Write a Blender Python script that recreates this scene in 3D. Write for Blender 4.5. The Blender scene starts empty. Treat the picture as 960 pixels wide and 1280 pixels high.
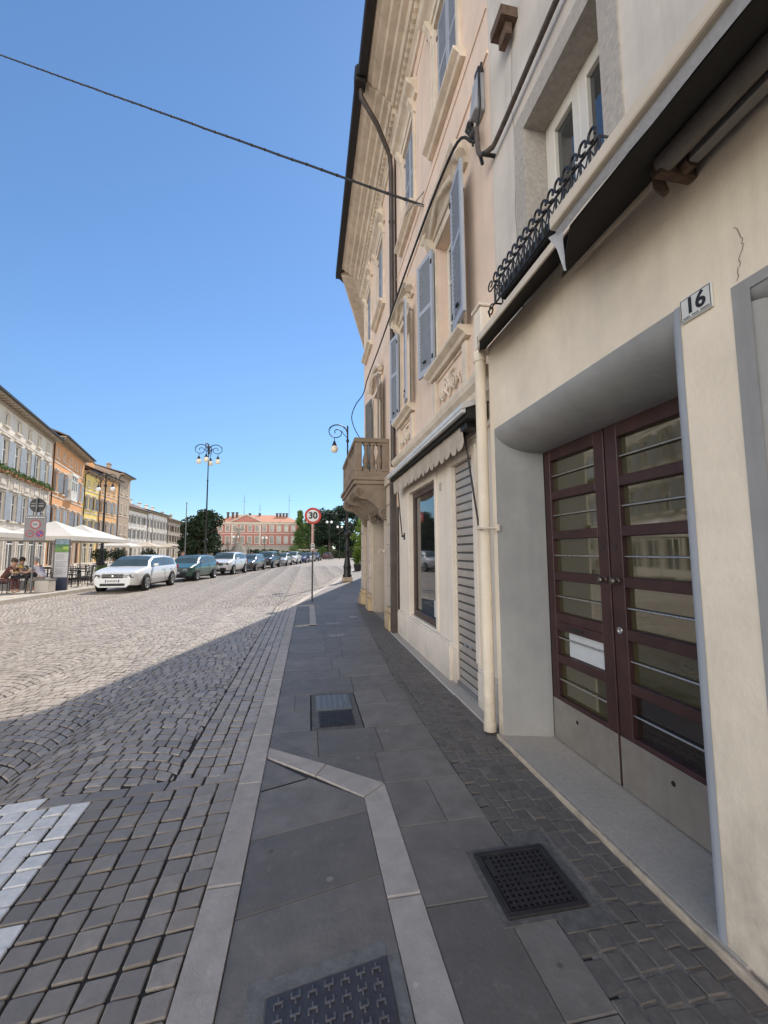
import bpy, bmesh, math, random
from mathutils import Vector, Matrix
rnd = random.Random(7)
sc = bpy.context.scene
COL = sc.collection
R = math.radians

# ------------------------------------------------------------------ camera
cam = bpy.data.cameras.new('camera'); camo = bpy.data.objects.new('camera', cam); COL.objects.link(camo)
_p, _y, _r = R(5.383), R(10.307), R(-0.3)
Fw = Vector((math.sin(_y)*math.cos(_p), math.cos(_y)*math.cos(_p), math.sin(_p)))
Rt = Vector((math.cos(_y), -math.sin(_y), 0)); Up = Rt.cross(Fw)
R2 = math.cos(_r)*Rt + math.sin(_r)*Up; U2 = -math.sin(_r)*Rt + math.cos(_r)*Up
mw = Matrix((R2, U2, -Fw)).transposed().to_4x4(); mw.translation = (0, 0, 1.6)
camo.matrix_world = mw
cam.sensor_fit = 'VERTICAL'; cam.sensor_height = 36; cam.lens = 36*520/1280
cam.clip_start = .05; cam.clip_end = 5000
sc.camera = camo

# ------------------------------------------------------------------ light
SKY_FILL = 4.3
SUN_AZ, SUN_EL = R(23), R(49)
w = bpy.data.worlds.new('World'); sc.world = w; w.use_nodes = True
nt = w.node_tree; nt.nodes.clear()
sky = nt.nodes.new('ShaderNodeTexSky'); sky.sky_type = 'NISHITA'; sky.sun_disc = False
sky.sun_elevation = SUN_EL; sky.sun_rotation = SUN_AZ
sky.air_density = 1.0; sky.dust_density = 0.05; sky.ozone_density = 1.6
bg = nt.nodes.new('ShaderNodeBackground'); bg.inputs['Strength'].default_value = 0.16
wo = nt.nodes.new('ShaderNodeOutputWorld')
tint = nt.nodes.new('ShaderNodeMix'); tint.data_type = 'RGBA'; tint.blend_type = 'MULTIPLY'; tint.inputs[0].default_value = 1
tint.inputs[7].default_value = (.72, .91, 1.05, 1); nt.links.new(sky.outputs[0], tint.inputs[6]);  
# added fill light: unseen bright sky behind the camera, lifts the shaded walls
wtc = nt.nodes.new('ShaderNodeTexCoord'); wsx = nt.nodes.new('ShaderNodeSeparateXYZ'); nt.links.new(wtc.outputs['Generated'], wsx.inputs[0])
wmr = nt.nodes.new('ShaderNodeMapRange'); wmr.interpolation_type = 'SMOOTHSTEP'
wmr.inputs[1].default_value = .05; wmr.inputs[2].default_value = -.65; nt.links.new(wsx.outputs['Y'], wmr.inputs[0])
fill_mix = nt.nodes.new('ShaderNodeMix'); fill_mix.data_type = 'RGBA'; fill_mix.inputs[6].default_value = (0, 0, 0, 1); fill_mix.inputs[7].default_value = (SKY_FILL*1.0, SKY_FILL*.90, SKY_FILL*.76, 1); 
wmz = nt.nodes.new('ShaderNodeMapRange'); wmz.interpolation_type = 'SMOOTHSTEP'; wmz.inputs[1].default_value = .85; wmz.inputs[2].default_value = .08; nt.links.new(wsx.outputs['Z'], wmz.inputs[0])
wmm = nt.nodes.new('ShaderNodeMath'); wmm.operation = 'MULTIPLY'; nt.links.new(wmr.outputs[0], wmm.inputs[0]); nt.links.new(wmz.outputs[0], wmm.inputs[1]); nt.links.new(wmm.outputs[0], fill_mix.inputs[0])
hor = nt.nodes.new('ShaderNodeMapRange'); hor.interpolation_type = 'SMOOTHSTEP'; hor.inputs[1].default_value = 0; hor.inputs[2].default_value = .4; hor.inputs[3].default_value = .75; nt.links.new(wsx.outputs['Z'], hor.inputs[0])
hm = nt.nodes.new('ShaderNodeMix'); hm.data_type = 'RGBA'; hm.blend_type = 'MULTIPLY'; hm.inputs[0].default_value = 1
nt.links.new(tint.outputs[2], hm.inputs[6]); nt.links.new(hor.outputs[0], hm.inputs[7]); nt.links.new(hm.outputs[2], bg.inputs[0])
bg2 = nt.nodes.new('ShaderNodeBackground'); nt.links.new(fill_mix.outputs[2], bg2.inputs[0]); add = nt.nodes.new('ShaderNodeAddShader')
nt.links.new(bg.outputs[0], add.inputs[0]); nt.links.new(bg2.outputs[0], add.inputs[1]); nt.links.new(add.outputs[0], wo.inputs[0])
sl = bpy.data.lights.new('sun', 'SUN'); sl.energy = 5.0; sl.angle = R(.53); sl.color = (1, .93, .83)
slo = bpy.data.objects.new('sun', sl); COL.objects.link(slo); slo.location = (20, 40, 60)
sd = Vector((math.sin(SUN_AZ)*math.cos(SUN_EL), math.cos(SUN_AZ)*math.cos(SUN_EL), math.sin(SUN_EL)))
slo.rotation_euler = sd.to_track_quat('Z', 'Y').to_euler()
sc.view_settings.view_transform = 'Standard'; sc.view_settings.look = 'None'; sc.view_settings.exposure = 0
sc.cycles.max_bounces = 8; sc.cycles.diffuse_bounces = 5
sc.cycles.use_denoising = True

# ------------------------------------------------------------------ materials
MATS = {}
def lk(t, a, b): t.links.new(a, b)
def mat(name, col, rough=.6, var=.12, scale=4., bump=0., bscale=60., metal=0., spec=.5, streak=0., dirt=0., dirtcol=(.16,.14,.12), dirtz=.6,
        tone=False, coat=0., stain=0., staincol=(.25,.22,.19), bdist=.01, trans=0., emis=0., spots=0.):
    if name in MATS: return MATS[name]
    m = bpy.data.materials.new(name); m.use_nodes = True; t = m.node_tree; N = t.nodes
    b = N['Principled BSDF']; b.inputs['Roughness'].default_value = rough; b.inputs['Metallic'].default_value = metal
    b.inputs['Specular IOR Level'].default_value = spec; b.inputs['Coat Weight'].default_value = coat
    b.inputs['Coat Roughness'].default_value = .04
    tc = N.new('ShaderNodeTexCoord'); geo = N.new('ShaderNodeNewGeometry')
    def noise(sc_, det=5, rg=.6, vec=None):
        n = N.new('ShaderNodeTexNoise'); n.inputs['Scale'].default_value = sc_; n.inputs['Detail'].default_value = det
        n.inputs['Roughness'].default_value = rg; lk(t, vec or tc.outputs['Object'], n.inputs['Vector']); return n.outputs['Fac']
    def ramp(f, a, b_):
        r = N.new('ShaderNodeMapRange'); r.inputs[1].default_value = a; r.inputs[2].default_value = b_; lk(t, f, r.inputs[0]); return r.outputs[0]
    def mix(f, c1, c2, mode='MIX'):
        x = N.new('ShaderNodeMix'); x.data_type = 'RGBA'; x.blend_type = mode
        if isinstance(f, (int, float)): x.inputs[0].default_value = f
        else: lk(t, f, x.inputs[0])
        for i, c in ((6, c1), (7, c2)):
            if isinstance(c, tuple): x.inputs[i].default_value = (*c, 1)
            else: lk(t, c, x.inputs[i])
        return x.outputs[2]
    def mul(a, k):
        x = N.new('ShaderNodeMath'); x.operation = 'MULTIPLY'; lk(t, a, x.inputs[0])
        if isinstance(k, (int, float)): x.inputs[1].default_value = k
        else: lk(t, k, x.inputs[1])
        return x.outputs[0]
    lo = tuple(c*(1-var) for c in col); hi = tuple(min(1, c*(1+var)) for c in col)
    c = mix(ramp(noise(scale), .3, .7), lo, hi)
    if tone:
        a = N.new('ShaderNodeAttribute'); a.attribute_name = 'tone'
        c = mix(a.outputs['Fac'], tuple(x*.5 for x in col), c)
        w2 = N.new('ShaderNodeAttribute'); w2.attribute_name = 'warm'
        c = mix(mul(w2.outputs['Fac'], .4), c, (.33, .27, .20))
    if stain: c = mix(mul(ramp(noise(.9, 6, .65), .45, .75), stain), c, staincol)
    if spots:
        vo=N.new('ShaderNodeTexVoronoi'); vo.inputs['Scale'].default_value=7.; lk(t,tc.outputs['Object'],vo.inputs['Vector'])
        sc3=N.new('ShaderNodeSeparateColor'); lk(t,vo.outputs['Color'],sc3.inputs[0])
        pr=N.new('ShaderNodeMapRange'); pr.inputs[1].default_value=.72; pr.inputs[2].default_value=.74; lk(t,sc3.outputs[0],pr.inputs[0])
        dr=N.new('ShaderNodeMapRange'); dr.inputs[1].default_value=.13; dr.inputs[2].default_value=.10; lk(t,vo.outputs['Distance'],dr.inputs[0])
        dk=N.new('ShaderNodeMapRange'); dk.inputs[1].default_value=.4; dk.inputs[2].default_value=.42; lk(t,sc3.outputs[1],dk.inputs[0])
        c=mix(mul(mul(pr.outputs[0],dr.outputs[0]),spots),c,mix(dk.outputs[0],tuple(x*.45 for x in col),tuple(min(1,x*1.5) for x in col)))
        c=mix(mul(ramp(noise(1.6,8,.7),.52,.72),.5),c,tuple(x*.62 for x in col))
        c=mix(mul(ramp(noise(13.,6,.7),.56,.72),.4),c,tuple(min(1,x*1.4) for x in col))
    if streak:
        mp = N.new('ShaderNodeMapping'); mp.inputs['Scale'].default_value = (6, 6, .35); lk(t, tc.outputs['Object'], mp.inputs['Vector'])
        c = mix(mul(ramp(noise(1., 6, .7, mp.outputs[0]), .48, .8), streak), c, staincol)
    if dirt:
        sx = N.new('ShaderNodeSeparateXYZ'); lk(t, geo.outputs['Position'], sx.inputs[0])
        g = ramp(sx.outputs['Z'], dirtz, 0.)
        c = mix(mul(mul(g, ramp(noise(5., 6, .7), .25, .7)), dirt), c, dirtcol)
    lk(t, c, b.inputs['Base Color'])
    if coat: MATS[name] = m; return m
    rr = ramp(noise(scale*2.3), .2, .8); x = N.new('ShaderNodeMapRange'); lk(t, rr, x.inputs[0])
    x.inputs[3].default_value = max(0., rough-.08); x.inputs[4].default_value = min(1, rough+.08); lk(t, x.outputs[0], b.inputs['Roughness'])
    if bump:
        bp = N.new('ShaderNodeBump'); bp.inputs['Strength'].default_value = bump; bp.inputs['Distance'].default_value = bdist
        lk(t, noise(bscale, 8, .65), bp.inputs['Height']); lk(t, bp.outputs[0], b.inputs['Normal'])
    if emis:
        b.inputs['Emission Color'].default_value = (*col, 1); b.inputs['Emission Strength'].default_value = emis
    MATS[name] = m; return m

def glass(name, tint=(.02,.025,.03), rough=.02, var=.3, spec=.8):
    m = mat(name, tint, rough=rough, var=var, scale=1.5, spec=.5); m.node_tree.nodes['Principled BSDF'].inputs['IOR'].default_value = 1.5+.5*spec; return m

m_cream   = mat('painted_plaster_cream', (.82,.71,.565), .85, .09, 2.2, .35, 30, stain=.42, streak=.30, staincol=(.50,.43,.345), dirt=.9, dirtcol=(.27,.23,.18), dirtz=.8, bdist=.012)
m_shop    = mat('painted_plaster_shop', (.78,.69,.585), .8, .07, 2.5, .2, 40, stain=.32, streak=.28, staincol=(.48,.42,.35), dirt=.7, dirtcol=(.22,.19,.16), dirtz=.4)
m_grayup  = mat('plaster_grey', (.66,.60,.53), .9, .08, 2.0, .3, 30, stain=.4, streak=.45, staincol=(.34,.31,.28))
m_peach   = mat('plaster_peach', (.80,.625,.50), .88, .07, 2.0, .2, 30, stain=.35, streak=.45, staincol=(.50,.41,.34))
m_trim    = mat('stone_trim_cream', (.72,.62,.50), .8, .12, 4., .3, 30, stain=.45, streak=.5, staincol=(.33,.27,.21))
m_bstone  = mat('weathered_stone', (.235,.18,.13), .85, .22, 3., .4, 25, stain=.55, streak=.5, staincol=(.16,.13,.105), dirt=.5, dirtz=.5)
m_portal  = mat('portal_stone', (.50,.42,.34), .85, .12, 2.5, .35, 25, stain=.35, streak=.4, staincol=(.24,.20,.16), dirt=.7, dirtz=.7)
m_baseyel = mat('yellowed_stone_base', (.46,.34,.20), .85, .2, 6, .4, 25, stain=.4)
m_gpaint  = mat('grey_paint', (.325,.318,.308), .7, .10, 3., .3, 25, stain=.5, streak=.4, staincol=(.19,.19,.19), dirt=.6, dirtcol=(.28,.26,.235), dirtz=.35)
m_gedge   = mat('blue_grey_paint', (.36,.375,.40), .6, .08, 3., .2, 25)
m_granite = mat('granite_step', (.46,.41,.345), .7, .12, 40, .2, 120, stain=.35, staincol=(.2,.19,.17))
m_gredge  = mat('worn_step_edge', (.42,.35,.27), .8, .25, 14, .5, 40)
m_wood    = mat('maroon_wood', (.040,.0145,.0145), .5, .3, 5., .2, 50, streak=.35, staincol=(.095,.045,.045))
m_kick    = mat('brushed_metal_plate', (.36,.33,.295), .38, .12, 7., .1, 60, metal=.55, streak=.4, staincol=(.22,.2,.175), stain=.3)
m_metal   = mat('steel', (.55,.54,.52), .3, .1, 8., 0, metal=.9)
m_metalm  = mat('matt_metal', (.30,.30,.30), .45, .1, 8., 0, metal=.6)
m_doorgl  = glass('door_pane', (.052,.045,.018), .012, .1, 1.5)
m_darkgl  = glass('dark_pane', (.014,.010,.008), .012, .2, 1.2)
m_shopgl  = glass('shop_pane', (.012,.014,.015), .01, .3, 1.0)
m_winglass= glass('window_pane', (.035,.04,.042), .02, .3, 1.0)
m_curtain = mat('curtained_pane', (.30,.29,.27), .12, .3, 9, spec=.8)
m_paper   = mat('white_paper', (.55,.57,.58), .8, .08)
m_black   = mat('black_iron', (.012,.012,.013), .45, .3, 20, .2, 60)
m_dark    = mat('dark_void', (.008,.007,.007), .9, .3)
m_castfe  = mat('cast_iron', (.024,.022,.024), .6, .3, 14, .3, 70, stain=.4, staincol=(.045,.034,.028), spec=.4)
m_gutter  = mat('dark_copper_gutter', (.014,.012,.012), .6, .3, 5, .1, 30)
m_brpipe  = mat('brown_downpipe', (.06,.045,.038), .5, .3, 5, .1, 30)
m_shut    = mat('blue_grey_shutter', (.38,.41,.46), .5, .08, 3, .1, 40, streak=.2, staincol=(.25,.27,.31))
m_shutdk  = mat('shutter_slats', (.22,.245,.29), .6, .12, 8)
m_grshut  = mat('grey_green_shutter', (.17,.165,.155), .6, .15, 5)
m_white   = mat('white_paint', (.72,.71,.68), .5, .05, 4)
m_pvc     = mat('ivory_window_frame', (.70,.665,.60), .4, .05, 4)
m_sillst  = mat('rough_stone_surround', (.44,.40,.355), .9, .2, 28, .5, 60, stain=.45, staincol=(.30,.265,.23))
m_awn     = mat('cream_awning_bar', (.66,.56,.43), .5, .08, 4, streak=.3, staincol=(.45,.36,.27))
m_fabric  = mat('grey_awning_fabric', (.40,.40,.42), .9, .1, 60, .2, 200)
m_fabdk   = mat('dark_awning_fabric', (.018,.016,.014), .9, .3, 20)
m_valance = mat('beige_valance_fabric', (.46,.40,.33), .9, .1, 12, .1, 120, stain=.4, staincol=(.3,.25,.2))
m_awncase = mat('awning_casing_white', (.62,.61,.58), .45, .08, 5, stain=.4, staincol=(.32,.29,.25))
m_rolls   = mat('roller_shutter_metal', (.42,.38,.34), .45, .1, 6, .05, 60, metal=.3, stain=.35, staincol=(.25,.22,.2))
m_rollgr  = mat('roller_shutter_groove', (.07,.065,.06), .7, .2)
m_brown   = mat('brown_window_frame', (.075,.045,.035), .45, .2, 8)
m_rust    = mat('rusty_bracket', (.12,.075,.05), .8, .4, 25, .5, 60)
m_cable   = mat('black_cable', (.015,.014,.014), .6, .3)
m_brcable = mat('brown_cable', (.10,.078,.066), .8, .3, 30, .3, 60)
# paving
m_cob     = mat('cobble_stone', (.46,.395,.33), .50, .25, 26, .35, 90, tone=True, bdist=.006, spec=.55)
m_cobpaint= mat('painted_cobble', (.86,.83,.78), .6, .12, 30, .3, 90, stain=.25, staincol=(.35,.34,.33), bdist=.006)
m_joint   = mat('cobble_joint', (.035,.030,.026), .95, .5, 30, .6, 60)
m_jointl  = mat('pale_mortar', (.22,.195,.165), .95, .3, 25, .6, 60, stain=.5, staincol=(.09,.08,.07))
m_slab    = mat('slate_slab', (.225,.200,.174), .62, .22, 5, .35, 45, tone=True, bdist=.008, stain=.3, staincol=(.11,.105,.098), spots=.8)
m_kerb    = mat('kerb_stone', (.50,.445,.39), .75, .16, 9, .35, 70, tone=True, stain=.3, staincol=(.25,.235,.215), bdist=.006, spots=.5)
m_sett    = mat('dark_sett', (.165,.146,.128), .62, .25, 22, .4, 70, tone=True, bdist=.007)
m_piazza  = mat('piazza_paving', (.52,.46,.38), .8, .12, 3, .2, 40, tone=True, stain=.25, staincol=(.28,.25,.21))
m_spray   = mat('faded_spray_paint', (.42,.42,.42), .9, .3, 40)
# street
m_lampgl  = mat('frosted_globe', (.85,.78,.62), .25, .05, spec=.6)
m_lampwh  = mat('white_globe', (.9,.9,.88), .3, .05)
m_red     = mat('sign_red', (.50,.035,.03), .45, .1)
m_signwh  = mat('sign_white', (.72,.72,.72), .45, .05)
m_signblk = mat('sign_black', (.012,.012,.013), .5, .1)
m_signgr  = mat('sign_back_grey', (.12,.12,.12), .6, .15)
m_signlt  = mat('sign_plate_grey', (.20,.195,.20), .6, .1)
m_blue    = mat('sign_blue', (.03,.05,.25), .5, .1)
m_pole    = mat('grey_pole', (.16,.165,.17), .5, .2, 10, metal=.4)
m_pinkpl  = mat('faded_pink_sleeve', (.50,.33,.29), .7, .2, 12)
m_canvas  = mat('white_canvas', (.66,.62,.55), .85, .05, 3)
m_canvas2 = mat('beige_canvas', (.58,.50,.39), .85, .06, 3)
m_furn    = mat('dark_furniture', (.03,.028,.03), .6, .3)
m_rattan  = mat('pale_planter', (.45,.41,.36), .9, .15, 20)
m_terra   = mat('terracotta_tile', (.42,.17,.095), .85, .3, 9, .5, 9, stain=.4, staincol=(.26,.12,.08), bdist=.05)
m_rooftile= mat('old_brown_tile', (.16,.105,.08), .9, .35, 7, .5, 9, bdist=.05)
m_soffit  = mat('eave_soffit', (.36,.30,.235), .85, .15, 3)
m_trunk   = mat('bark', (.09,.07,.05), .9, .3, 12, .6, 25)

# ------------------------------------------------------------------ mesh builder
WLOC = {}
class MB:
    def __init__(s): s.v=[]; s.f=[]; s.m=[]; s.sm=[]; s.tone=[]; s.warm=[]; s.t=1.; s.w=0.
    def V(s, p): s.v.append((p[0],p[1],p[2])); s.tone.append(s.t); s.warm.append(s.w); return len(s.v)-1
    def F(s, idx, m=0, smooth=False): s.f.append(tuple(idx)); s.m.append(m); s.sm.append(smooth)
    def poly(s, pts, m=0): s.F([s.V(p) for p in pts], m)
    def hexa(s, P, m=0):
        i=[s.V(p) for p in P]
        for q in ((0,3,2,1),(4,5,6,7),(0,1,5,4),(1,2,6,5),(2,3,7,6),(3,0,4,7)): s.F([i[k] for k in q], m)
    def box(s, x0,x1,y0,y1,z0,z1,m=0):
        s.hexa([(x0,y0,z0),(x1,y0,z0),(x1,y1,z0),(x0,y1,z0),(x0,y0,z1),(x1,y0,z1),(x1,y1,z1),(x0,y1,z1)],m)
    def fbox(s, F,u0,u1,z0,z1,d0,d1,m=0):
        P=F.P; s.hexa([P(u0,z0,d0),P(u1,z0,d0),P(u1,z0,d1),P(u0,z0,d1),P(u0,z1,d0),P(u1,z1,d0),P(u1,z1,d1),P(u0,z1,d1)],m)
    def prism(s, prof, fn, m=0, smooth=False):      # prof: list of 2D points, fn(p,k) -> 3D at end k=0/1
        n=len(prof); a=[s.V(fn(p,0)) for p in prof]; b=[s.V(fn(p,1)) for p in prof]
        for i in range(n): s.F((a[i],a[(i+1)%n],b[(i+1)%n],b[i]),m,smooth)
        a2=[s.V(fn(p,0)) for p in prof]; b2=[s.V(fn(p,1)) for p in prof]
        s.F(a2[::-1],m); s.F(b2,m)
    def ring(s, c, X, Y, r, n): return [s.V(c+X*(r*math.cos(2*math.pi*k/n))+Y*(r*math.sin(2*math.pi*k/n))) for k in range(n)]
    def tube(s, pts, r, n=8, m=0, caps=True, sm=0):
        pts=[Vector(p) for p in pts]
        if sm:
            q=[]; P=[pts[0]]+pts+[pts[-1]]
            for i in range(1,len(P)-2):
                for k in range(sm):
                    t=k/sm; a,b,c,d=P[i-1],P[i],P[i+1],P[i+2]
                    q.append(.5*((2*b)+(c-a)*t+(2*a-5*b+4*c-d)*t*t+(3*b-a-3*c+d)*t*t*t))
            q.append(pts[-1]); pts=q
        rr=r if isinstance(r,(list,tuple)) else [r]*len(pts)
        prev=None; X=None
        for i,p in enumerate(pts):
            d=(pts[min(i+1,len(pts)-1)]-pts[max(i-1,0)])
            if d.length<1e-9: d=Vector((0,0,1))
            d.normalize()
            if X is None:
                a=Vector((0,0,1)) if abs(d.z)<.9 else Vector((1,0,0)); X=a.cross(d).normalized()
            else:
                X=(X-d*X.dot(d)); X=X.normalized() if X.length>1e-6 else Vector((1,0,0)).cross(d).normalized()
            Yv=d.cross(X); cur=s.ring(p,X,Yv,rr[i],n)
            if prev:
                for k in range(n): s.F((prev[k],prev[(k+1)%n],cur[(k+1)%n],cur[k]),m,True)
            elif caps: s.F(s.ring(p,X,Yv,rr[i],n)[::-1],m)
            prev=cur
        if caps: s.F(s.ring(pts[-1],X,Yv,rr[-1],n),m)
    def lathe(s, c, prof, n=16, m=0, axis=(0,0,1), smooth=True):   # prof (r,h)
        A=Vector(axis).normalized(); a=Vector((0,0,1)) if abs(A.z)<.9 else Vector((1,0,0))
        X=a.cross(A).normalized(); Yv=A.cross(X); c=Vector(c); prev=None
        for i,(r,h) in enumerate(prof):
            cur=s.ring(c+A*h,X,Yv,max(r,1e-4),n)
            if prev:
                for k in range(n): s.F((prev[k],prev[(k+1)%n],cur[(k+1)%n],cur[k]),m,smooth)
            prev=cur
    def sphere(s, c, r, n=12, m=0, sz=1., k=8):
        s.lathe(c,[(r*math.sin(math.pi*i/k), -r*sz*math.cos(math.pi*i/k)) for i in range(k+1)],n,m)
    def wall(s, F, u0,u1,z0,z1, holes, d=0., depth=.2, m=0, mr=None, back=None):
        us=sorted({u0,u1,*[h[0] for h in holes],*[h[1] for h in holes]}); zs=sorted({z0,z1,*[h[2] for h in holes],*[h[3] for h in holes]})
        us=[u for u in us if u0<=u<=u1]; zs=[z for z in zs if z0<=z<=z1]
        for i in range(len(us)-1):
            for j in range(len(zs)-1):
                a,b,c_,e=us[i],us[i+1],zs[j],zs[j+1]; mu=(a+b)/2; mz=(c_+e)/2
                if any(h[0]<mu<h[1] and h[2]<mz<h[3] for h in holes): continue
                s.poly([F.P(a,c_,d),F.P(b,c_,d),F.P(b,e,d),F.P(a,e,d)],m)
        mr=m if mr is None else mr
        for (a,b,c_,e,*_) in holes:
            dd=d-depth
            s.poly([F.P(a,c_,d),F.P(a,e,d),F.P(a,e,dd),F.P(a,c_,dd)],mr); s.poly([F.P(b,c_,d),F.P(b,e,d),F.P(b,e,dd),F.P(b,c_,dd)],mr)
            s.poly([F.P(a,e,d),F.P(b,e,d),F.P(b,e,dd),F.P(a,e,dd)],mr); s.poly([F.P(a,c_,d),F.P(b,c_,d),F.P(b,c_,dd),F.P(a,c_,dd)],mr)
            if back is not None: s.poly([F.P(a,c_,dd),F.P(b,c_,dd),F.P(b,e,dd),F.P(a,e,dd)],back)
    def build(s, name, mats, parent=None, label=None, cat=None, group=None, kind=None, bevel=0., seg=1, loc=None, fix=True):
        if not isinstance(mats,(list,tuple)): mats=[mats]
        off=Vector(WLOC.get(parent.name,(0,0,0))) if parent else Vector(loc or (0,0,0))
        me=bpy.data.meshes.new(name)
        me.from_pydata([(x-off.x,y-off.y,z-off.z) for x,y,z in s.v],[],s.f)
        for mm in mats: me.materials.append(mm)
        me.polygons.foreach_set('material_index',s.m); me.polygons.foreach_set('use_smooth',s.sm)
        for an,dat in (('tone',s.tone),('warm',s.warm)):
            if an=='tone' and min(dat or [1])==1. and max(dat or [1])==1.: continue
            if an=='warm' and max(dat or [0])==0.: continue
            at=me.attributes.new(an,'FLOAT','POINT'); at.data.foreach_set('value',dat)
        if any(m_ in (m_cob,m_slab,m_kerb,m_sett,m_piazza) for m_ in mats) and 'tone' not in me.attributes:
            at=me.attributes.new('tone','FLOAT','POINT'); at.data.foreach_set('value',s.tone)
        if fix:
            bm=bmesh.new(); bm.from_mesh(me); bmesh.ops.recalc_face_normals(bm,faces=bm.faces[:]); bm.to_mesh(me); bm.free()
        me.update()
        o=bpy.data.objects.new(name,me); COL.objects.link(o)
        if parent: o.parent=parent; WLOC[o.name]=tuple(off)
        else: o.location=off; WLOC[o.name]=tuple(off)
        tag(o,label,cat,group,kind)
        if bevel:
            b=o.modifiers.new('bevel','BEVEL'); b.width=bevel; b.segments=seg; b.limit_method='ANGLE'; b.angle_limit=R(40)
        return o
def tag(o,label=None,cat=None,group=None,kind=None):
    if label: o['label']=label
    if cat: o['category']=cat
    if group: o['group']=group
    if kind: o['kind']=kind
    return o
def empty(name, loc, label, cat, group=None, rz=0):
    o=bpy.data.objects.new(name,None); COL.objects.link(o); o.location=loc; o.rotation_euler=(0,0,rz); o.empty_display_size=.2
    WLOC[o.name]=tuple(loc); return tag(o,label,cat,group)
def copy_tree(o, loc=None, rz=None, label=None, parent=None, scale=None):
    c=o.copy(); COL.objects.link(c)
    if parent: c.parent=parent
    if loc is not None: c.location=loc
    if rz is not None: c.rotation_euler=(0,0,rz)
    if scale is not None: c.scale=(scale,)*3 if isinstance(scale,(int,float)) else scale
    if label: c['label']=label
    for ch in list(o.children): copy_tree(ch,parent=c)
    return c
class FR:
    def __init__(s,ox,oy,ux,uy,nx,ny): s.o=(ox,oy); s.u=(ux,uy); s.n=(nx,ny)
    def P(s,u,z,d=0.): return (s.o[0]+u*s.u[0]+d*s.n[0], s.o[1]+u*s.u[1]+d*s.n[1], z)
def text_into(mb, txt, size, origin, right, up, m=0, extrude=.002, offset=0., align='CENTER'):
    cu=bpy.data.curves.new('t','FONT'); cu.body=txt; cu.size=size; cu.align_x=align; cu.align_y='CENTER'; cu.extrude=extrude; cu.offset=offset
    o=bpy.data.objects.new('t',cu); COL.objects.link(o); bpy.context.view_layer.update()
    me=bpy.data.meshes.new_from_object(o.evaluated_get(bpy.context.evaluated_depsgraph_get()))
    Rr=Vector(right); Uu=Vector(up); Nn=Rr.cross(Uu); O=Vector(origin)
    idx=[mb.V(O+Rr*v.co.x+Uu*v.co.y+Nn*v.co.z) for v in me.vertices]
    for p in me.polygons: mb.F([idx[k] for k in p.vertices],m)
    bpy.data.objects.remove(o); bpy.data.curves.remove(cu); bpy.data.meshes.remove(me)
def lerp_tab(tab,y):
    if y<=tab[0][0]: return tab[0][1]
    for (a,b),(c,d) in zip(tab,tab[1:]):
        if y<=c: return b+(d-b)*(y-a)/(c-a)
    (a,b),(c,d)=tab[-2:]; return d+(d-b)*(y-c)/(c-a)
# ================================================================== GROUND
KO=[(12.9,-.46),(15,-.1),(18,.5),(21,1.2),(35,3.6),(60,8.5),(90,15)]      # kerb outer edge (right side of the road)
KL=[(14,-9.6),(17,-9.45),(19,-9.2),(27,-8.4),(38,-6.7),(63,-2.3),(75,.1),(130,10.)]   # kerb on the piazza side
def ko(y): return lerp_tab(KO,y)
def kl(y): return lerp_tab(KL,y) if y>14 else -9.6-(14-y)*.02
mb=MB(); mb.poly([(-2000,-2000,-.06),(2000,-2000,-.06),(2000,2000,-.06),(-2000,2000,-.06)])
mb.build('ground',mat('ground_stone',(.30,.275,.24),.9,.15,.4),kind='structure')

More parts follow.
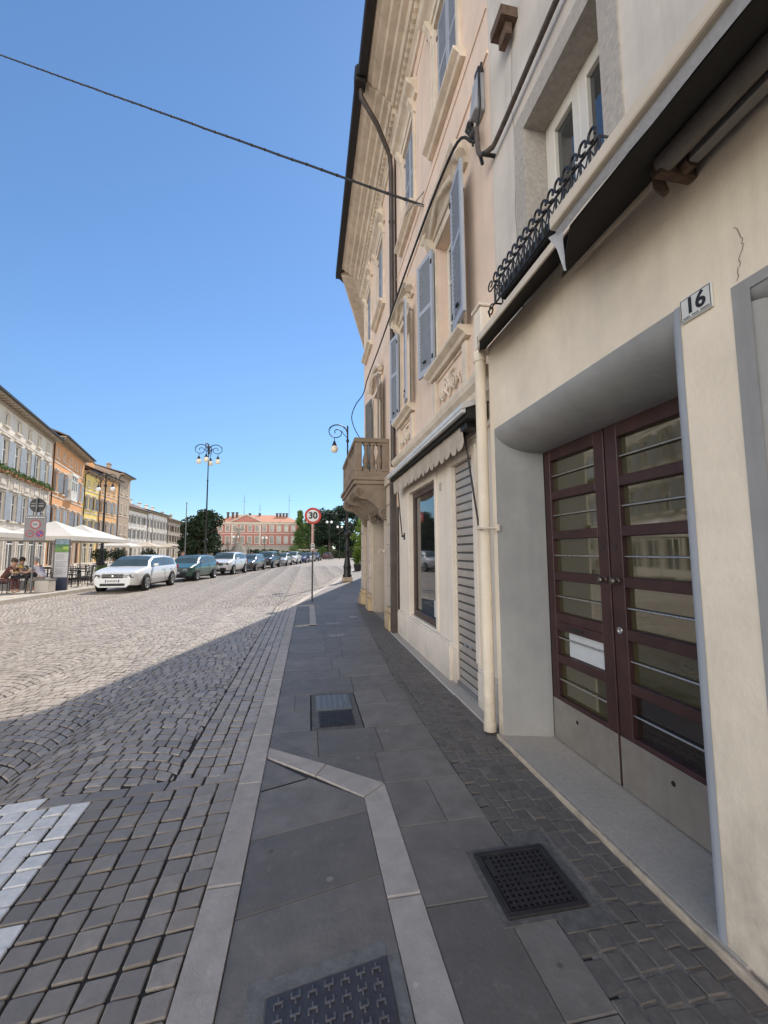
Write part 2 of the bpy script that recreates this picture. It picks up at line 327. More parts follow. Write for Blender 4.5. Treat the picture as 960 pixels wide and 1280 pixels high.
def stone(mb, q, z, hi, m=0, gap=.0058, drop=.012, tilt=.003, jit=.0045):
    """one rounded sett on the quad q (four xy corners)"""
    c=Vector((sum(p[0] for p in q)/4,sum(p[1] for p in q)/4))
    Q=[Vector(p) for p in q]
    L=max((Q[1]-Q[0]).length,.03); k=1-2*gap/L
    Q=[c+(p-c)*k+Vector((rnd.uniform(-jit,jit),rnd.uniform(-jit,jit))) for p in Q]
    tx,ty=rnd.uniform(-tilt,tilt)*12,rnd.uniform(-tilt,tilt)*12; z=z+rnd.uniform(-.003,.003)
    def at(u,v,dz):
        p=(Q[0]*(1-u)+Q[1]*u)*(1-v)+(Q[3]*(1-u)+Q[2]*u)*v
        return (p.x,p.y,z+dz+(p.x-c.x)*tx+(p.y-c.y)*ty)
    if hi:
        us=(0,.05,.36,.64,.95,1) if hi>1 else (0,.11,.89,1); n=len(us); g=[]; rnd_k=rnd.uniform(.7,1.5)
        for j,v in enumerate(us):
            for i,u in enumerate(us):
                eu=i in(0,n-1); ev=j in(0,n-1)
                uu,vv=u,v
                if eu and ev: uu=.5+(u-.5)*.955; vv=.5+(v-.5)*.955; dz=-.0055*rnd_k
                elif eu or ev: dz=-.003*rnd_k+rnd.uniform(-.001,.001)
                else: dz=rnd.uniform(-.0008,.0008)
                g.append(mb.V(at(uu,vv,dz)))
        for j in range(n-1):
            for i in range(n-1): mb.F((g[j*n+i],g[j*n+i+1],g[(j+1)*n+i+1],g[(j+1)*n+i]),m,False)
        per=[(i,0) for i in range(n)]+[(n-1,j) for j in range(1,n)]+[(i,n-1) for i in range(n-2,-1,-1)]+[(0,j) for j in range(n-2,0,-1)]
        top=[g[j*n+i] for i,j in per]; bot=[mb.V((mb.v[t][0],mb.v[t][1],z-.035)) for t in top]
        for i in range(len(top)): mb.F((top[i],bot[i],bot[(i+1)%len(top)],top[(i+1)%len(top)]),m,False)
    else:
        t=[mb.V(at(u,v,0)) for u,v in ((.12,.12),(.88,.12),(.88,.88),(.12,.88))]
        b=[mb.V(at(u,v,-drop)) for u,v in ((0,0),(1,0),(1,1),(0,1))]
        mb.F(t,m)
        for i in range(4): mb.F((b[i],b[(i+1)%4],t[(i+1)%4],t[i]),m)
ZR=-.012
mb=MB(); mp=MB()
def put(q):
    cx=sum(p[0] for p in q)/4; cy=sum(p[1] for p in q)/4
    if cx>ko(cy)-.03 or cx<kl(cy)+.02 or cy<.35 or cx< -.85*cy-1.6: return
    dist=math.hypot(cx,cy); hi=2 if dist<4.5 else (1 if dist<13 else 0)
    dust=max(0,1-(ko(cy)-cx)/.7) if cy<13 else 0
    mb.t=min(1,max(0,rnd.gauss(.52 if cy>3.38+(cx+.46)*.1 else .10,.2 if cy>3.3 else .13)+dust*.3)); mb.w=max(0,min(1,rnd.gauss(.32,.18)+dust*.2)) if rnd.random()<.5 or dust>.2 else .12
    if (-4.4<cx<-1.17-.0*cy and 2.02<cy<3.2 and cx< -1.24-(cy-2.16)*.155+.0): stone(mp,q,ZR+.002,hi)
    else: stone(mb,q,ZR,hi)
# rows laid along the kerb
def kerbrow(o0,o1,len0,ymin,ymax):
    y=ymin+rnd.uniform(0,.1)
    while y<ymax:
        l=len0*rnd.uniform(.85,1.2)
        put([(ko(y)-o1,y),(ko(y)-o0,y),(ko(y+l)-o0,y+l),(ko(y+l)-o1,y+l)]); y+=l
for o0,o1,l in ((.005,.125,.19),(.125,.235,.15),(.235,.345,.14),(.345,.455,.13)): kerbrow(o0,o1,l,3.3,46)
# grid of square setts in the foreground
GY=[.3+.1182*k+(rnd.uniform(-.006,.006) if 0<k<25 else 0) for k in range(26)]
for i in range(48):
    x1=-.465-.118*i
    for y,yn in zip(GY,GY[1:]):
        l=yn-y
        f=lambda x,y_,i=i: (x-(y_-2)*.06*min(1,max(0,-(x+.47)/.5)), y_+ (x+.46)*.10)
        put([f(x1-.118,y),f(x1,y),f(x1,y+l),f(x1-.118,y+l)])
for k in range(26):
    x1=-.465-k*.24; yb=lambda x: 3.26+(x+.46)*.1
    put([(x1-.24,yb(x1-.24)),(x1,yb(x1)),(x1,yb(x1)+.12),(x1-.24,yb(x1-.24)+.12)])
# segmental arcs
Wc=1.26; A=R(50); Rr=Wc/2/math.sin(A); X0=-.80
for k in range(-8,9):
    xc=X0-Wc*(k+.5)
    y0=2.2+.06*(k%2)+rnd.uniform(0,.05); row=0
    while y0<46:
        n=12; row+=1; br=[-A]; st_=2*A/n; t_=-A+st_*(.5 if row%2 else 1.)+rnd.uniform(-.02,.02)
        while t_<A-.3*st_: br.append(t_); t_+=st_*rnd.uniform(.85,1.15)
        br.append(A)
        for a0,a1 in zip(br,br[1:]):
            def pt(a,r): return (xc+Rr*math.sin(a), y0+Rr*math.cos(a)-Rr*math.cos(A)+r)
            q=[pt(a0,0),pt(a1,0),pt(a1,.118),pt(a0,.118)]
            cx=sum(p[0] for p in q)/4; cy=sum(p[1] for p in q)/4
            lim=3.39+(cx+.46)*.1
            if max(p[1] for p in q)<lim+.035: continue
            q=[(p[0],max(p[1],lim-.0)) for p in q]
            kx=ko(cy)-.462
            if min(p[0] for p in q)>kx-.03: continue
            q=[(min(p[0],kx),p[1]) for p in q]
            put(q)
        y0+=.122
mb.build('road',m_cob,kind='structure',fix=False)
mp.build('road_marking',m_cobpaint,kind='structure',fix=False)
# bed of the road and its far part
mb=MB()
ys=[-40,-5,0,5,10,12.9,15,18,21,27,34,47]
for a,b in zip(ys,ys[1:]): mb.poly([(kl(a),a,-.0215),(ko(a),a,-.0215),(ko(b),b,-.0215),(kl(b),b,-.0215)])
mb.build('road_bed',m_joint,kind='structure')
m_far=bpy.data.materials.new('distant_cobbles'); m_far.use_nodes=True; t=m_far.node_tree; b=t.nodes['Principled BSDF']
tc=t.nodes.new('ShaderNodeTexCoord'); vo=t.nodes.new('ShaderNodeTexVoronoi'); vo.inputs['Scale'].default_value=8.5; vo.inputs['Randomness'].default_value=.6
lk(t,tc.outputs['Object'],vo.inputs['Vector']); cr=t.nodes.new('ShaderNodeValToRGB')
cr.color_ramp.elements[0].position=0; cr.color_ramp.elements[0].color=(.43,.37,.315,1); cr.color_ramp.elements[1].position=.75; cr.color_ramp.elements[1].color=(.26,.22,.185,1)
lk(t,vo.outputs['Distance'],cr.inputs[0]); nz=t.nodes.new('ShaderNodeTexNoise'); nz.inputs['Scale'].default_value=.8
lk(t,tc.outputs['Object'],nz.inputs['Vector']); mx=t.nodes.new('ShaderNodeMix'); mx.data_type='RGBA'; mx.blend_type='MULTIPLY'; mx.inputs[0].default_value=.3
lk(t,cr.outputs[0],mx.inputs[6]); lk(t,nz.outputs['Color'],mx.inputs[7]); lk(t,mx.outputs[2],b.inputs['Base Color']); b.inputs['Roughness'].default_value=.7
mb=MB(); ys=[46.3,52,60,75,90,130,200]
for a,b_ in zip(ys,ys[1:]): mb.poly([(kl(a),a,-.016),(ko(a)+.05,a,-.016),(ko(b_)+.05,b_,-.016),(kl(b_),b_,-.016)])
mb.build('far_road',m_far,kind='structure')

# kerb on the right
mb=MB()
def slabq(mb,q,z=0.,h=.08,ch=.006,gap=.002,m=0):
    c=Vector((sum(p[0] for p in q)/4,sum(p[1] for p in q)/4)); 
    def ins(p,g):
        d=Vector(p)-c; return c+d*(1-g/max(d.length,.01)*1.4)
    n=len(q); b=[mb.V((*ins(p,gap),z-h)) for p in q]; t1=[mb.V((*ins(p,gap),z-ch)) for p in q]; t2=[mb.V((*ins(p,gap+ch),z)) for p in q]
    mb.F(t2,m)
    for i in range(n):
        j=(i+1)%n; mb.F((b[i],b[j],t1[j],t1[i]),m); mb.F((t1[i],t1[j],t2[j],t2[i]),m)
y=-3.1
while y<80:
    l=rnd.uniform(.75,1.05)
    if y<12.9<y+l: l=12.9-y+.001
    mb.t=rnd.uniform(.75,1.)
    slabq(mb,[(ko(y),y),(ko(y)+.16,y),(ko(y+l)+.16,y+l),(ko(y+l),y+l)],.006)
    y+=l
# inner bands
for q in ([(-.30,3.53),(-.30,3.69),(.54,3.0),(.38,2.86)],):
    a,b_,c_,d_=[Vector(p) for p in q]; m1=(a+d_)/2+Vector((.03,-.01)); m2=(b_+c_)/2+Vector((.03,-.01))
    mb.t=.95; slabq(mb,[a,m1,m2,b_],.002); mb.t=.85; slabq(mb,[m1,d_,c_,m2],.002)
y=2.86; ys=[2.93,2.05,1.2,.3,-.6]
mb.t=.9; slabq(mb,[(.38,2.05),(.54,2.05),(.54,3.0),(.38,2.86)],.002)
for a,b_ in ((1.2,2.05),(.3,1.2),(-.6,.3),(-1.5,-.6)): mb.t=rnd.uniform(.8,1); slabq(mb,[(.38,a),(.54,a),(.54,b_),(.38,b_)],.002)
for a,b_ in ((9.5,10.4),(10.4,11.3),(11.3,12.1),(12.1,12.85)): mb.t=rnd.uniform(.8,1); slabq(mb,[(.05,a),(.2,a),(.2,b_),(.05,b_)],.002)
mb.t=.9; slabq(mb,[(-.3,9.3),(.05,9.42),(.05,9.56),(-.3,9.4)],.002)
mb.t=.8; slabq(mb,[(-.3,12.75),(.2,12.86),(.2,12.98),(-.3,12.9)],.002)
mb.build('kerb',m_kerb,kind='structure')

# pavement slabs
mb=MB()
XS=1.08
def clear(q,holes):
    cx=sum(p[0] for p in q)/len(q); cy=sum(p[1] for p in q)/len(q)
    return not any(a<cx<b and c<cy<d for a,b,c,d in holes)
y=3.0
def addslab(q):
    mb.t=min(1,max(.3,rnd.gauss(.76,.16))); slabq(mb,q,0,.05,.004,.0018)
# right of the band, foreground
y=-1.6; row=0
while y<3.0:
    l=rnd.uniform(.42,.62); l=min(l,3.0-y) if 3.0-y-l>.15 else 3.0-y
    xs=[.54,rnd.uniform(.74,.9),XS] if row%2==0 else [.54,XS]
    for a,b_ in zip(xs,xs[1:]): addslab([(a,y),(b_,y),(b_,y+l+.02*(b_-.54)),(a,y+l)] if False else [(a,y),(b_,y),(b_,y+l),(a,y+l)])
    y+=l; row+=1
# bay left of the band
sk=.22
edges=[-1.7,-1.0,-.3,.4,1.05,1.40,2.06,2.57]
for a,b_ in zip(edges,edges[1:]):
    if abs(a-1.05)<.01: continue
    addslab([(-.30,a),(.38,a+.15),(.38,b_+.15),(-.30,b_)])
addslab([(-.30,2.57),(.38,2.72),(.38,2.84),(.02,3.16),(-.30,3.05)])
addslab([(-.30,3.05),(.02,3.16),(-.30,3.50)])
# strip just above the diagonal
addslab([(-.30,3.7),(.54,3.01),(.54,3.45),(.1,3.45),(-.30,3.9)]); addslab([(.54,3.0),(XS,3.0),(XS,3.45),(.54,3.45)])
addslab([(-.30,3.91),(.1,3.46),(.1,3.95),(-.30,4.0)]); addslab([(.1,3.46),(.62,3.46),(.62,3.93),(.1,3.95)]); addslab([(.62,3.46),(XS,3.46),(XS,3.93),(.62,3.93)])
holes=[(.05,.52,3.95,4.95)]
addslab([(-.3,4.0),(.04,3.96),(.04,4.45),(-.3,4.46)]); addslab([(-.3,4.46),(-.12,4.46),(-.12,4.93),(-.3,4.93)]); addslab([(-.12,4.46),(.04,4.45),(.04,4.93),(-.12,4.93)])
addslab([(.53,3.94),(XS,3.94),(XS,4.5),(.53,4.5)]); addslab([(.53,4.5),(.85,4.5),(.85,4.93),(.53,4.93)]); addslab([(.85,4.5),(XS+.03,4.5),(XS+.03,4.93),(.85,4.93)])
y=4.93; row=0
def xin(y): return ko(y)+.16
def xout(y): return 1.08 if y<5 else 1.08+.045*(y-5) if y<9 else (1.26+ (y-9)*.05 if y<13.1 else 1.78+(y-13.1)*.287)
while y<44:
    l=rnd.uniform(.38,.62)
    if y<9.3<y+l: l=9.3-y
    if y<12.9<y+l: l=12.9-y
    x0=xin(y); x1=xout(y); n=2 if (x1-x0)<1.6 else int((x1-x0)/.75)
    us=[0]+[ (k+rnd.uniform(-.22,.22))/n for k in range(1,n)]+[1]
    for a,b_ in zip(us,us[1:]):
        f=lambda u,yy,sk=.06: (xin(yy)+(xout(yy)-xin(yy))*u, yy)
        q=[f(a,y),f(b_,y),f(b_,y+l),f(a,y+l)]
        if 9.4<y+l/2<12.85:
            q=[(max(p[0],.2),p[1]) if (a==0 or p[0]<.2) else p for p in q]
        addslab(q)
    if 9.3<=y<12.85: addslab([(-.3,max(y,9.5)),(.05,max(y,9.6)),(.05,min(y+l,12.75)),(-.3,min(y+l,12.7))])
    y+=l; row+=1
mb.build('pavement',m_slab,kind='structure')
mb=MB()
ys=[-40,0,5,10,12.9,15,18,21,35,60,90]
for a,b_ in zip(ys,ys[1:]): mb.poly([(ko(a)+.03,a,-.012),(ko(a)+40,a,-.012),(ko(b_)+40,b_,-.012),(ko(b_)+.03,b_,-.012)])
mb.build('pavement_bed',mat('slab_joint',(.05,.048,.045),.95,.4,30),kind='structure')
# sett strip along the walls
mb=MB(); mj=MB()
mj.poly([(1.05,-3,-.006),(1.66,-3,-.006),(1.78,13.1,-.006),(1.3,13.1,-.006)]); mj.build('sett_bed',m_jointl,kind='structure')
GR=(.84,1.31,1.80,2.28)
for i in range(6):
    y=-1.5+rnd.uniform(0,.1)
    while y<12.9:
        l=rnd.uniform(.085,.13) if i else rnd.uniform(.1,.17)
        e0=lambda yy: xout(yy)-.002; e1=lambda yy: 1.61 if yy<8.4 else 1.66
        f=lambda k,yy: e0(yy)+(e1(yy)-e0(yy))*k/6.
        q=[(f(i,y),y),(f(i+1,y),y),(f(i+1,y+l),y+l),(f(i,y+l),y+l)]
        cx=(q[0][0]+q[1][0])/2; cy=y+l/2
        if not(GR[0]<cx<GR[1] and GR[2]-.05<cy<GR[3]+.05):
            mb.t=min(1,max(0,rnd.gauss(.6,.12))); mb.w=max(0,rnd.gauss(.1,.1))
            hi=2 if cy<4 else 1 if cy<7 else 0
            stone(mb,q,.0,hi,gap=.005,drop=.004,tilt=.001,jit=.005)
        y+=l
mb.build('sett_strip',m_sett,kind='structure',fix=False)

# ---- covers let into the pavement
def grate():
    r=empty('drain_grate',(1.07,2.04,0),'square cast iron grating with a grid of small holes, set beside the doorstep','drain grate')
    mb=MB(); x0,x1,y0,y1=.875,1.265,1.835,2.235
    fr=MB()
    for q in ((x0,x1,y0,y0+.03),(x0,x1,y1-.03,y1),(x0,x0+.03,y0+.03,y1-.03),(x1-.03,x1,y0+.03,y1-.03)): fr.box(*q,-.03,.013)
    fr.build('frame',m_castfe,r,bevel=.003)
    a0,a1,b0,b1=x0+.034,x1-.034,y0+.034,y1-.034; n=11; mm=11; w=.0135
    for i in range(n+1):
        x=a0+(a1-a0)*i/n; mb.box(x-w/2 if i else a0,x+w/2 if i<n else a1,b0,b1,-.02,.0105)
    for j in range(mm+1):
        y=b0+(b1-b0)*j/mm; mb.box(a0,a1,y-w/2 if j else b0,y+w/2 if j<mm else b1,-.02,.0098)
    mb.box((a0+a1)/2-.03,(a0+a1)/2+.03,(b0+b1)/2-.028,(b0+b1)/2+.028,-.02,.0085)
    mb.box(a0+.005,a0+.03,b1-.13,b1-.02,-.02,.011)
    mb.build('grid',m_castfe,r)
    v=MB(); v.poly([(x0+.02,y0+.02,.0015),(x1-.02,y0+.02,.0015),(x1-.02,y1-.02,.0015),(x0+.02,y1-.02,.0015)]); v.build('pit',m_dark,r)
    e=MB()
    for q in ((x0-.035,x0-.002,y0-.03,y1+.03),(x1+.002,x1+.045,y0-.03,y1+.03),(x0-.002,x1+.002,y1+.002,y1+.03),(x0-.002,x1+.002,y0-.03,y0-.002),(1.085,1.32,1.735,1.8048),(1.085,1.32,2.2652,2.345)): e.box(*q,-.03,.003)
    e.build('mortar_surround',mat('mortar_grey',(.13,.122,.112),.9,.3,25,.4,60),r)
grate()
def ycover():
    r=empty('manhole_cover',(.12,1.45,0),'cast iron cover with rows of raised forked studs beside the pale stone band','manhole cover')
    pl=MB(); x0,x1,y0,y1=-.13,.325,1.22,1.70
    T=lambda x,y: (x,y+ (x+.13)*.17)
    pl.hexa([(*T(x0,y0),-.03),(*T(x1,y0),-.03),(*T(x1,y1),-.03),(*T(x0,y1),-.03),(*T(x0,y0),.004),(*T(x1,y0),.004),(*T(x1,y1),.004),(*T(x0,y1),.004)])
    st=pl
    def bar(cx,cy,dx,dy,hx,hy): 
        a=[T(cx+dx-hx,cy+dy-hy),T(cx+dx+hx,cy+dy-hy),T(cx+dx+hx,cy+dy+hy),T(cx+dx-hx,cy+dy+hy)]
        st.hexa([(*p,.002) for p in a]+[(*p,.0095) for p in a],1)
    for i in range(7):
        for j in range(8):
            cx=x0+.045+i*.060; cy=y0+.04+j*.058; s=1 if i%2 else -1
            bar(cx,cy,0,0,.017,.0035); bar(cx,cy,-.0145,-.010*s*-1,.0035,.0095); bar(cx,cy,.0145,-.010*s*-1,.0035,.0095); bar(cx,cy,0,-.011*s,.0035,.009)
    pl.build('plate',[mat('cover_iron',(.05,.045,.05),.5,.25,20,.3,80,spec=.7),mat('worn_iron',(.11,.105,.11),.4,.25,20,spec=.8)],r,bevel=.0015)
    e=MB()
    for a,b_,c_,d_ in ((-.20,-.135,1.215,1.78),(.33,.375,1.215,1.70),(-.297,.375,1.01,1.213),(-.297,-.203,1.215,1.45),(-.135,.33,1.705,1.77)):
        q=[T(a,c_),T(b_,c_),T(b_,d_),T(a,d_)]; e.hexa([(*p,-.03) for p in q]+[(*p,.0015) for p in q])
    e.build('stone_surround',mat('cover_surround',(.19,.185,.175),.85,.25,20,.4,60),r)
ycover()
def smallcover():
    r=empty('utility_cover',(.28,4.4,0),'small worn iron cover in two pieces in a dark patch of the pavement','utility cover')
    b=MB(); b.box(.055,.515,3.955,4.925,-.03,-.001); b.build('patch',mat('mortar_patch',(.125,.12,.112),.85,.3,14,.4,50),r)
    a=MB(); a.box(.12,.45,4.0,4.38,-.02,.005)
    for i in range(8):
        for j in range(5): a.box(.14+i*.038,.165+i*.038,4.03+j*.07,4.07+j*.07,.004,.009)
    a.build('lower_plate',m_castfe,r,bevel=.004)
    c_=MB(); c_.box(.10,.46,4.42,4.86,-.02,.004)
    for i in range(6): c_.box(.125+i*.057,.15+i*.057,4.45,4.83,.003,.011)
    c_.build('ribbed_plate',mat('pale_worn_iron',(.15,.145,.14),.45,.3,20,.3,60,spec=.7),r,bevel=.003)
smallcover()
def spray(name,cx,cy,w_,label):
    mb=MB(); x=cx
    for k in range(7):
        pts=[]; 
        for i in range(9):
            a=i/8*2*math.pi*rnd.uniform(.6,.9); pts.append((x+.04*math.cos(a)*rnd.uniform(.6,1.1),cy+.16*math.sin(a)*rnd.uniform(.6,1.1)))
        for p,q in zip(pts,pts[1:]):
            d=Vector((q[0]-p[0],q[1]-p[1]));
            if d.length<.004: continue
            n=Vector((-d.y,d.x)).normalized()*.011
            mb.poly([(p[0]-n.x,p[1]-n.y,.004+k*.0002),(q[0]-n.x,q[1]-n.y,.004+k*.0002),(q[0]+n.x,q[1]+n.y,.004+k*.0002),(p[0]+n.x,p[1]+n.y,.004+k*.0002)])
        x+=w_/7
    mb.build(name,m_spray,kind='structure')
spray('spray_mark',.42,8.15,.32,''); spray('spray_mark',.44,9.5,.30,''); spray('spray_mark',1.05,10.3,.16,'')

# ---- piazza pavement on the far side
mb=MB(); ys=[-40,0,14,15.5,17,19,27,38,50,63,75,100,130,200]
for a,b_ in zip(ys,ys[1:]):
    mb.poly([(-120,a,.10),(kl(a),a,.10),(kl(b_),b_,.10),(-120,b_,.10)])
    mb.poly([(kl(a),a,.10),(kl(a),a,-.05),(kl(b_),b_,-.05),(kl(b_),b_,.10)])
mb.build('piazza',m_piazza,kind='structure')
mb=MB(); y=5.
while y<80:
    l=1.1; mb.t=rnd.uniform(.8,1); slabq(mb,[(kl(y)-.28,y),(kl(y)+.0,y),(kl(y+l),y+l),(kl(y+l)-.28,y+l)],.108,.15); y+=l
mb.build('piazza_kerb',mat('pale_kerb',(.48,.45,.40),.8,.12,6),kind='structure')
# paving joints as thin darker bands (rows of flags)
mb=MB()
for k in range(60):
    y=6+k*1.15
    mb.poly([(-40,y,.104),(kl(y)-.28,y,.104),(kl(y)-.28,y+.03,.104),(-40,y+.03,.104)])
for k in range(14):
    d=.28+1.4*(k+1); 
    for a,b_ in zip(ys[1:-3],ys[2:-2]): mb.poly([(kl(a)-d,a,.1045),(kl(a)-d+.03,a,.1045),(kl(b_)-d+.03,b_,.1045),(kl(b_)-d,b_,.1045)])
mb.build('piazza_joint',mat('flag_joint',(.24,.215,.18),.9,.2),kind='structure')
# ================================================================== RIGHT HAND BUILDINGS
def FX(x): return FR(x,0,0,1,-1,0)        # facade facing the street (normal -x)
FN,FU,FB=FX(1.66),FX(1.78),FX(1.74)
def arc(cx,cz,r,a0,a1,n): return [(cx+r*math.cos(R(a0+(a1-a0)*i/n)),cz+r*math.sin(R(a0+(a1-a0)*i/n))) for i in range(n+1)]

# ---------------- house number 16
near=empty('town_house',(1.66,1.,0),'cream and grey plastered house with the maroon glazed door, nearest on the right','building')
mb=MB()
mb.wall(FN,-9,3.555,0,3.53,[(1.555,3.475,.0,2.705),(-.7,1.28,.0,2.62)],depth=.0)
mb.poly([FN.P(3.555,0,0),FN.P(3.555,3.53,0),FN.P(3.555,3.53,-.4),FN.P(3.555,0,-.4)])
mb.poly([FN.P(-9,3.53,0),FN.P(3.555,3.53,0),FN.P(3.555,3.53,-.4),FN.P(-9,3.53,-.4)])
mb.build('wall',m_cream,near)
mb=MB(); mb.wall(FU,-9,3.585,3.53,11.2,[(2.06,2.97,4.02,5.2),(-.4,.6,4.02,5.2),(2.06,2.97,7.5,9.2)],depth=.0)
mb.build('upper_wall',m_grayup,near)
mb=MB(); mb.poly([(1.78,-9,0),(14,-9,0),(14,-9,11.2),(1.78,-9,11.2)]); mb.poly([(14,-9,0),(14,13,0),(14,13,11.2),(14,-9,11.2)]); mb.build('rear_wall',m_grayup,near)
mb=MB(); mb.hexa([(.98,-9.3,11.1),(.98,3.58,11.1),(14,3.58,14.5),(14,-9.3,14.5),(.98,-9.3,11.25),(.98,3.58,11.25),(14,3.58,14.7),(14,-9.3,14.7)]); mb.build('roof',m_rooftile,near)
# thin surface cracks: fine grooves drawn as slim dark ridges following the plaster
def crack(name,pts,x,par,w=.003):
    mb=MB()
    fine=[]
    for (a,b),(c,d) in zip(pts,pts[1:]):
        for k in range(6):
            f=k/6; fine.append((a+(c-a)*f+rnd.uniform(-.007,.007),b+(d-b)*f+rnd.uniform(-.007,.007)))
    fine.append(pts[-1])
    for (a,b),(c,d) in zip(fine,fine[1:]):
        mb.poly([(x,a-w/2,b),(x,a+w/2,b),(x,c+w/2,d),(x,c-w/2,d)])
    mb.build(name,mat('crack_line',(.17,.145,.12),.9,.2),par)
crack('crack',[(1.27,2.88),(1.245,2.80),(1.26,2.74),(1.28,2.66)],1.6575,near)
crack('crack',[(3.12,6.2),(3.16,5.6),(3.10,5.1),(3.17,4.6),(3.13,3.9)],1.7775,near,.005)
crack('crack',[(1.93,6.),(1.95,5.2),(1.92,4.6),(1.94,4.0)],1.7775,near,.005)
# recessed doorway: grey reveal with a rolled head
mb=MB()
def head(u):  # profile of the roll
    return [(2.07-.41*math.cos(R(a)),2.705-.235*math.sin(R(a))) for a in range(0,91,6)]
pr=head(0); L=[]; 
for j,y in enumerate((1.56,3.475)):
    L.append([mb.V((x,y if j==0 else y-(x-1.66)/.41*.105,z)) for x,z in pr])
for i in range(len(pr)-1): mb.F((L[0][i],L[0][i+1],L[1][i+1],L[1][i]),0,True)
n=14; prev=None
def jl(s): return (1.66+.41*s, 3.475-.105*s)
a,b=jl(0),jl(1)
def headz(x): 
    c=max(-1,min(1,(2.07-x)/.41)); return 2.705-.235*math.sin(math.acos(c))
for i in range(n):
    x0=1.66+.41*i/n; x1=1.66+.41*(i+1)/n; y0=3.475-.105*i/n; y1=3.475-.105*(i+1)/n
    mb.poly([(x0,y0,0),(x1,y1,0),(x1,y1,headz(x1)),(x0,y0,headz(x0))])
mb.poly([(1.70,1.60,0),(2.07,1.82,0),(2.07,1.82,2.7),(1.70,1.60,2.7)])
mb.build('door_reveal',m_gpaint,near,fix=False)
mb=MB()
q=[(1.66-.002+.042*(1-math.cos(R(a))),1.555+.045*math.sin(R(a))) for a in range(0,91,15)]
q=[(1.657,1.535)]+q
a=[mb.V((x,y,0.0)) for x,y in q]; b=[mb.V((x,y,2.708)) for x,y in q]
for i in range(len(q)-1): mb.F((a[i],a[i+1],b[i+1],b[i]),0,i>0)
mb.build('door_edge',m_gedge,near,fix=False)
mb=MB()
mb.box(1.640,2.09,1.45,3.50,-.03,.030); mb.build('doorstep',m_granite,near,bevel=.006)
mb=MB(); mb.box(1.615,1.6395,1.30,3.515,-.03,.032); mb.build('step_edge',m_gredge,near,bevel=.007,seg=2)
# door leaves
def leaf(y0,y1,mirror):
    lf=MB(); x0,x1=2.07,2.125; zb,zt=.035,2.475; st=.085
    inner=y1 if mirror else y0     # meeting stile side
    sa,sb=(st,st+.03) if mirror else (st+.02,st)
    lf.box(x0,x1,y0,y0+sa,zb,zt); lf.box(x0,x1,y1-sb,y1,zb,zt)
    zs=[.36]; P=6; rail=.07; top=zt-.10; ph=(top-.395-rail*(P-1))/P
    a,b_=y0+sa+.0005,y1-sb-.0005
    lf.box(x0+.001,x1,a,b_,zb,.395); lf.box(x0+.001,x1,a,b_,top,zt)
    panes=[]
    for k in range(P):
        z0=.395+k*(ph+rail); panes.append((z0,z0+ph))
        if k<P-1: lf.box(x0+.001,x1,a,b_,z0+ph,z0+ph+rail)
    o=lf.build('door_leaf',m_wood,near,bevel=.004)
    for k,(z0,z1) in enumerate(panes):
        p=MB(); p.poly([(x0+.04,a,z0),(x0+.04,b_,z0),(x0+.04,b_,z1),(x0+.04,a,z1)])
        p.build('pane',m_darkgl if (k==0 and mirror) else m_doorgl,o)
        r=MB(); zc=z0+ph*.5; r.tube([(x0+.018,a-.004,zc),(x0+.018,b_+.004,zc)],.0065,8); r.build('pane_bar',m_metal,o)
    kp=MB(); kp.box(x0-.004,x0-.0005,y0+.004,y1-.004,zb+.004,.365); kp.build('kick_plate',m_kick,o,bevel=.0015)
    h=MB(); yc=(y0+y1)/2-(.03 if mirror else -.06); h.lathe((x0-.0045,yc,.27),[(0,.0015),(.014,.0015),(.016,0)],8,axis=(-1,0,0)); h.build('stop_hole',m_dark,o)
    kn=MB(); ky=(y1-.055) if mirror else (y0+.055)
    kn.lathe((x0,ky,1.39),[(.012,0),(.012,.022),(.022,.026),(.026,.038),(.022,.05),(0,.053)],14,axis=(-1,0,0)); kn.lathe((x0,ky,1.39),[(.022,0),(.022,.004),(.012,.005)],14,axis=(-1,0,0)); kn.build('knob',mat('tarnished_brass',(.17,.14,.115),.35,.2,20,metal=.8),o)
    sq=MB(); sq.box(x0-.003,x0-.0006,ky-.014,ky+.014,1.60,1.635); sq.build('lock_plate',m_black,o)
    if mirror:
        l=MB(); l.lathe((x0,ky,1.06),[(.024,0),(.024,.006),(.014,.008),(.013,.003),(0,.003)],14,axis=(-1,0,0)); l.build('lock',m_metal,o)
    else:
        z0,z1=panes[1]; r=MB(); r.box(x0+.002,x1-.02,a+.0005,b_-.0005,z1-.07,z1-.0005); r.build('letter_rail',m_wood,o,bevel=.003)
        s=MB(); s.box(x0-.003,x0+.0015,(a+b_)/2-.06,(a+b_)/2+.10,z1-.05,z1-.022); s.build('letter_slot',m_black,o)
        pp=MB(); pp.poly([(x0+.0375,a+.035,z0+.005),(x0+.0375,b_-.12,z0+.005),(x0+.0375,b_-.12,z1-.08),(x0+.0375,a+.035,z1-.08)]); pp.build('notice_sheet',m_paper,o)
    return o
leaf(2.60,3.36,False); leaf(1.825,2.585,True)
mb=MB(); mb.box(2.085,2.13,2.586,2.599,.035,2.475); mb.box(2.085,2.16,1.80,3.40,2.476,2.56); mb.box(2.13,2.16,1.5,3.7,.0,2.6); mb.box(2.075,2.13,3.375,3.7,0,2.6); mb.build('door_frame',mat('door_gap_shadow',(.012,.007,.008),.8,.2),near)
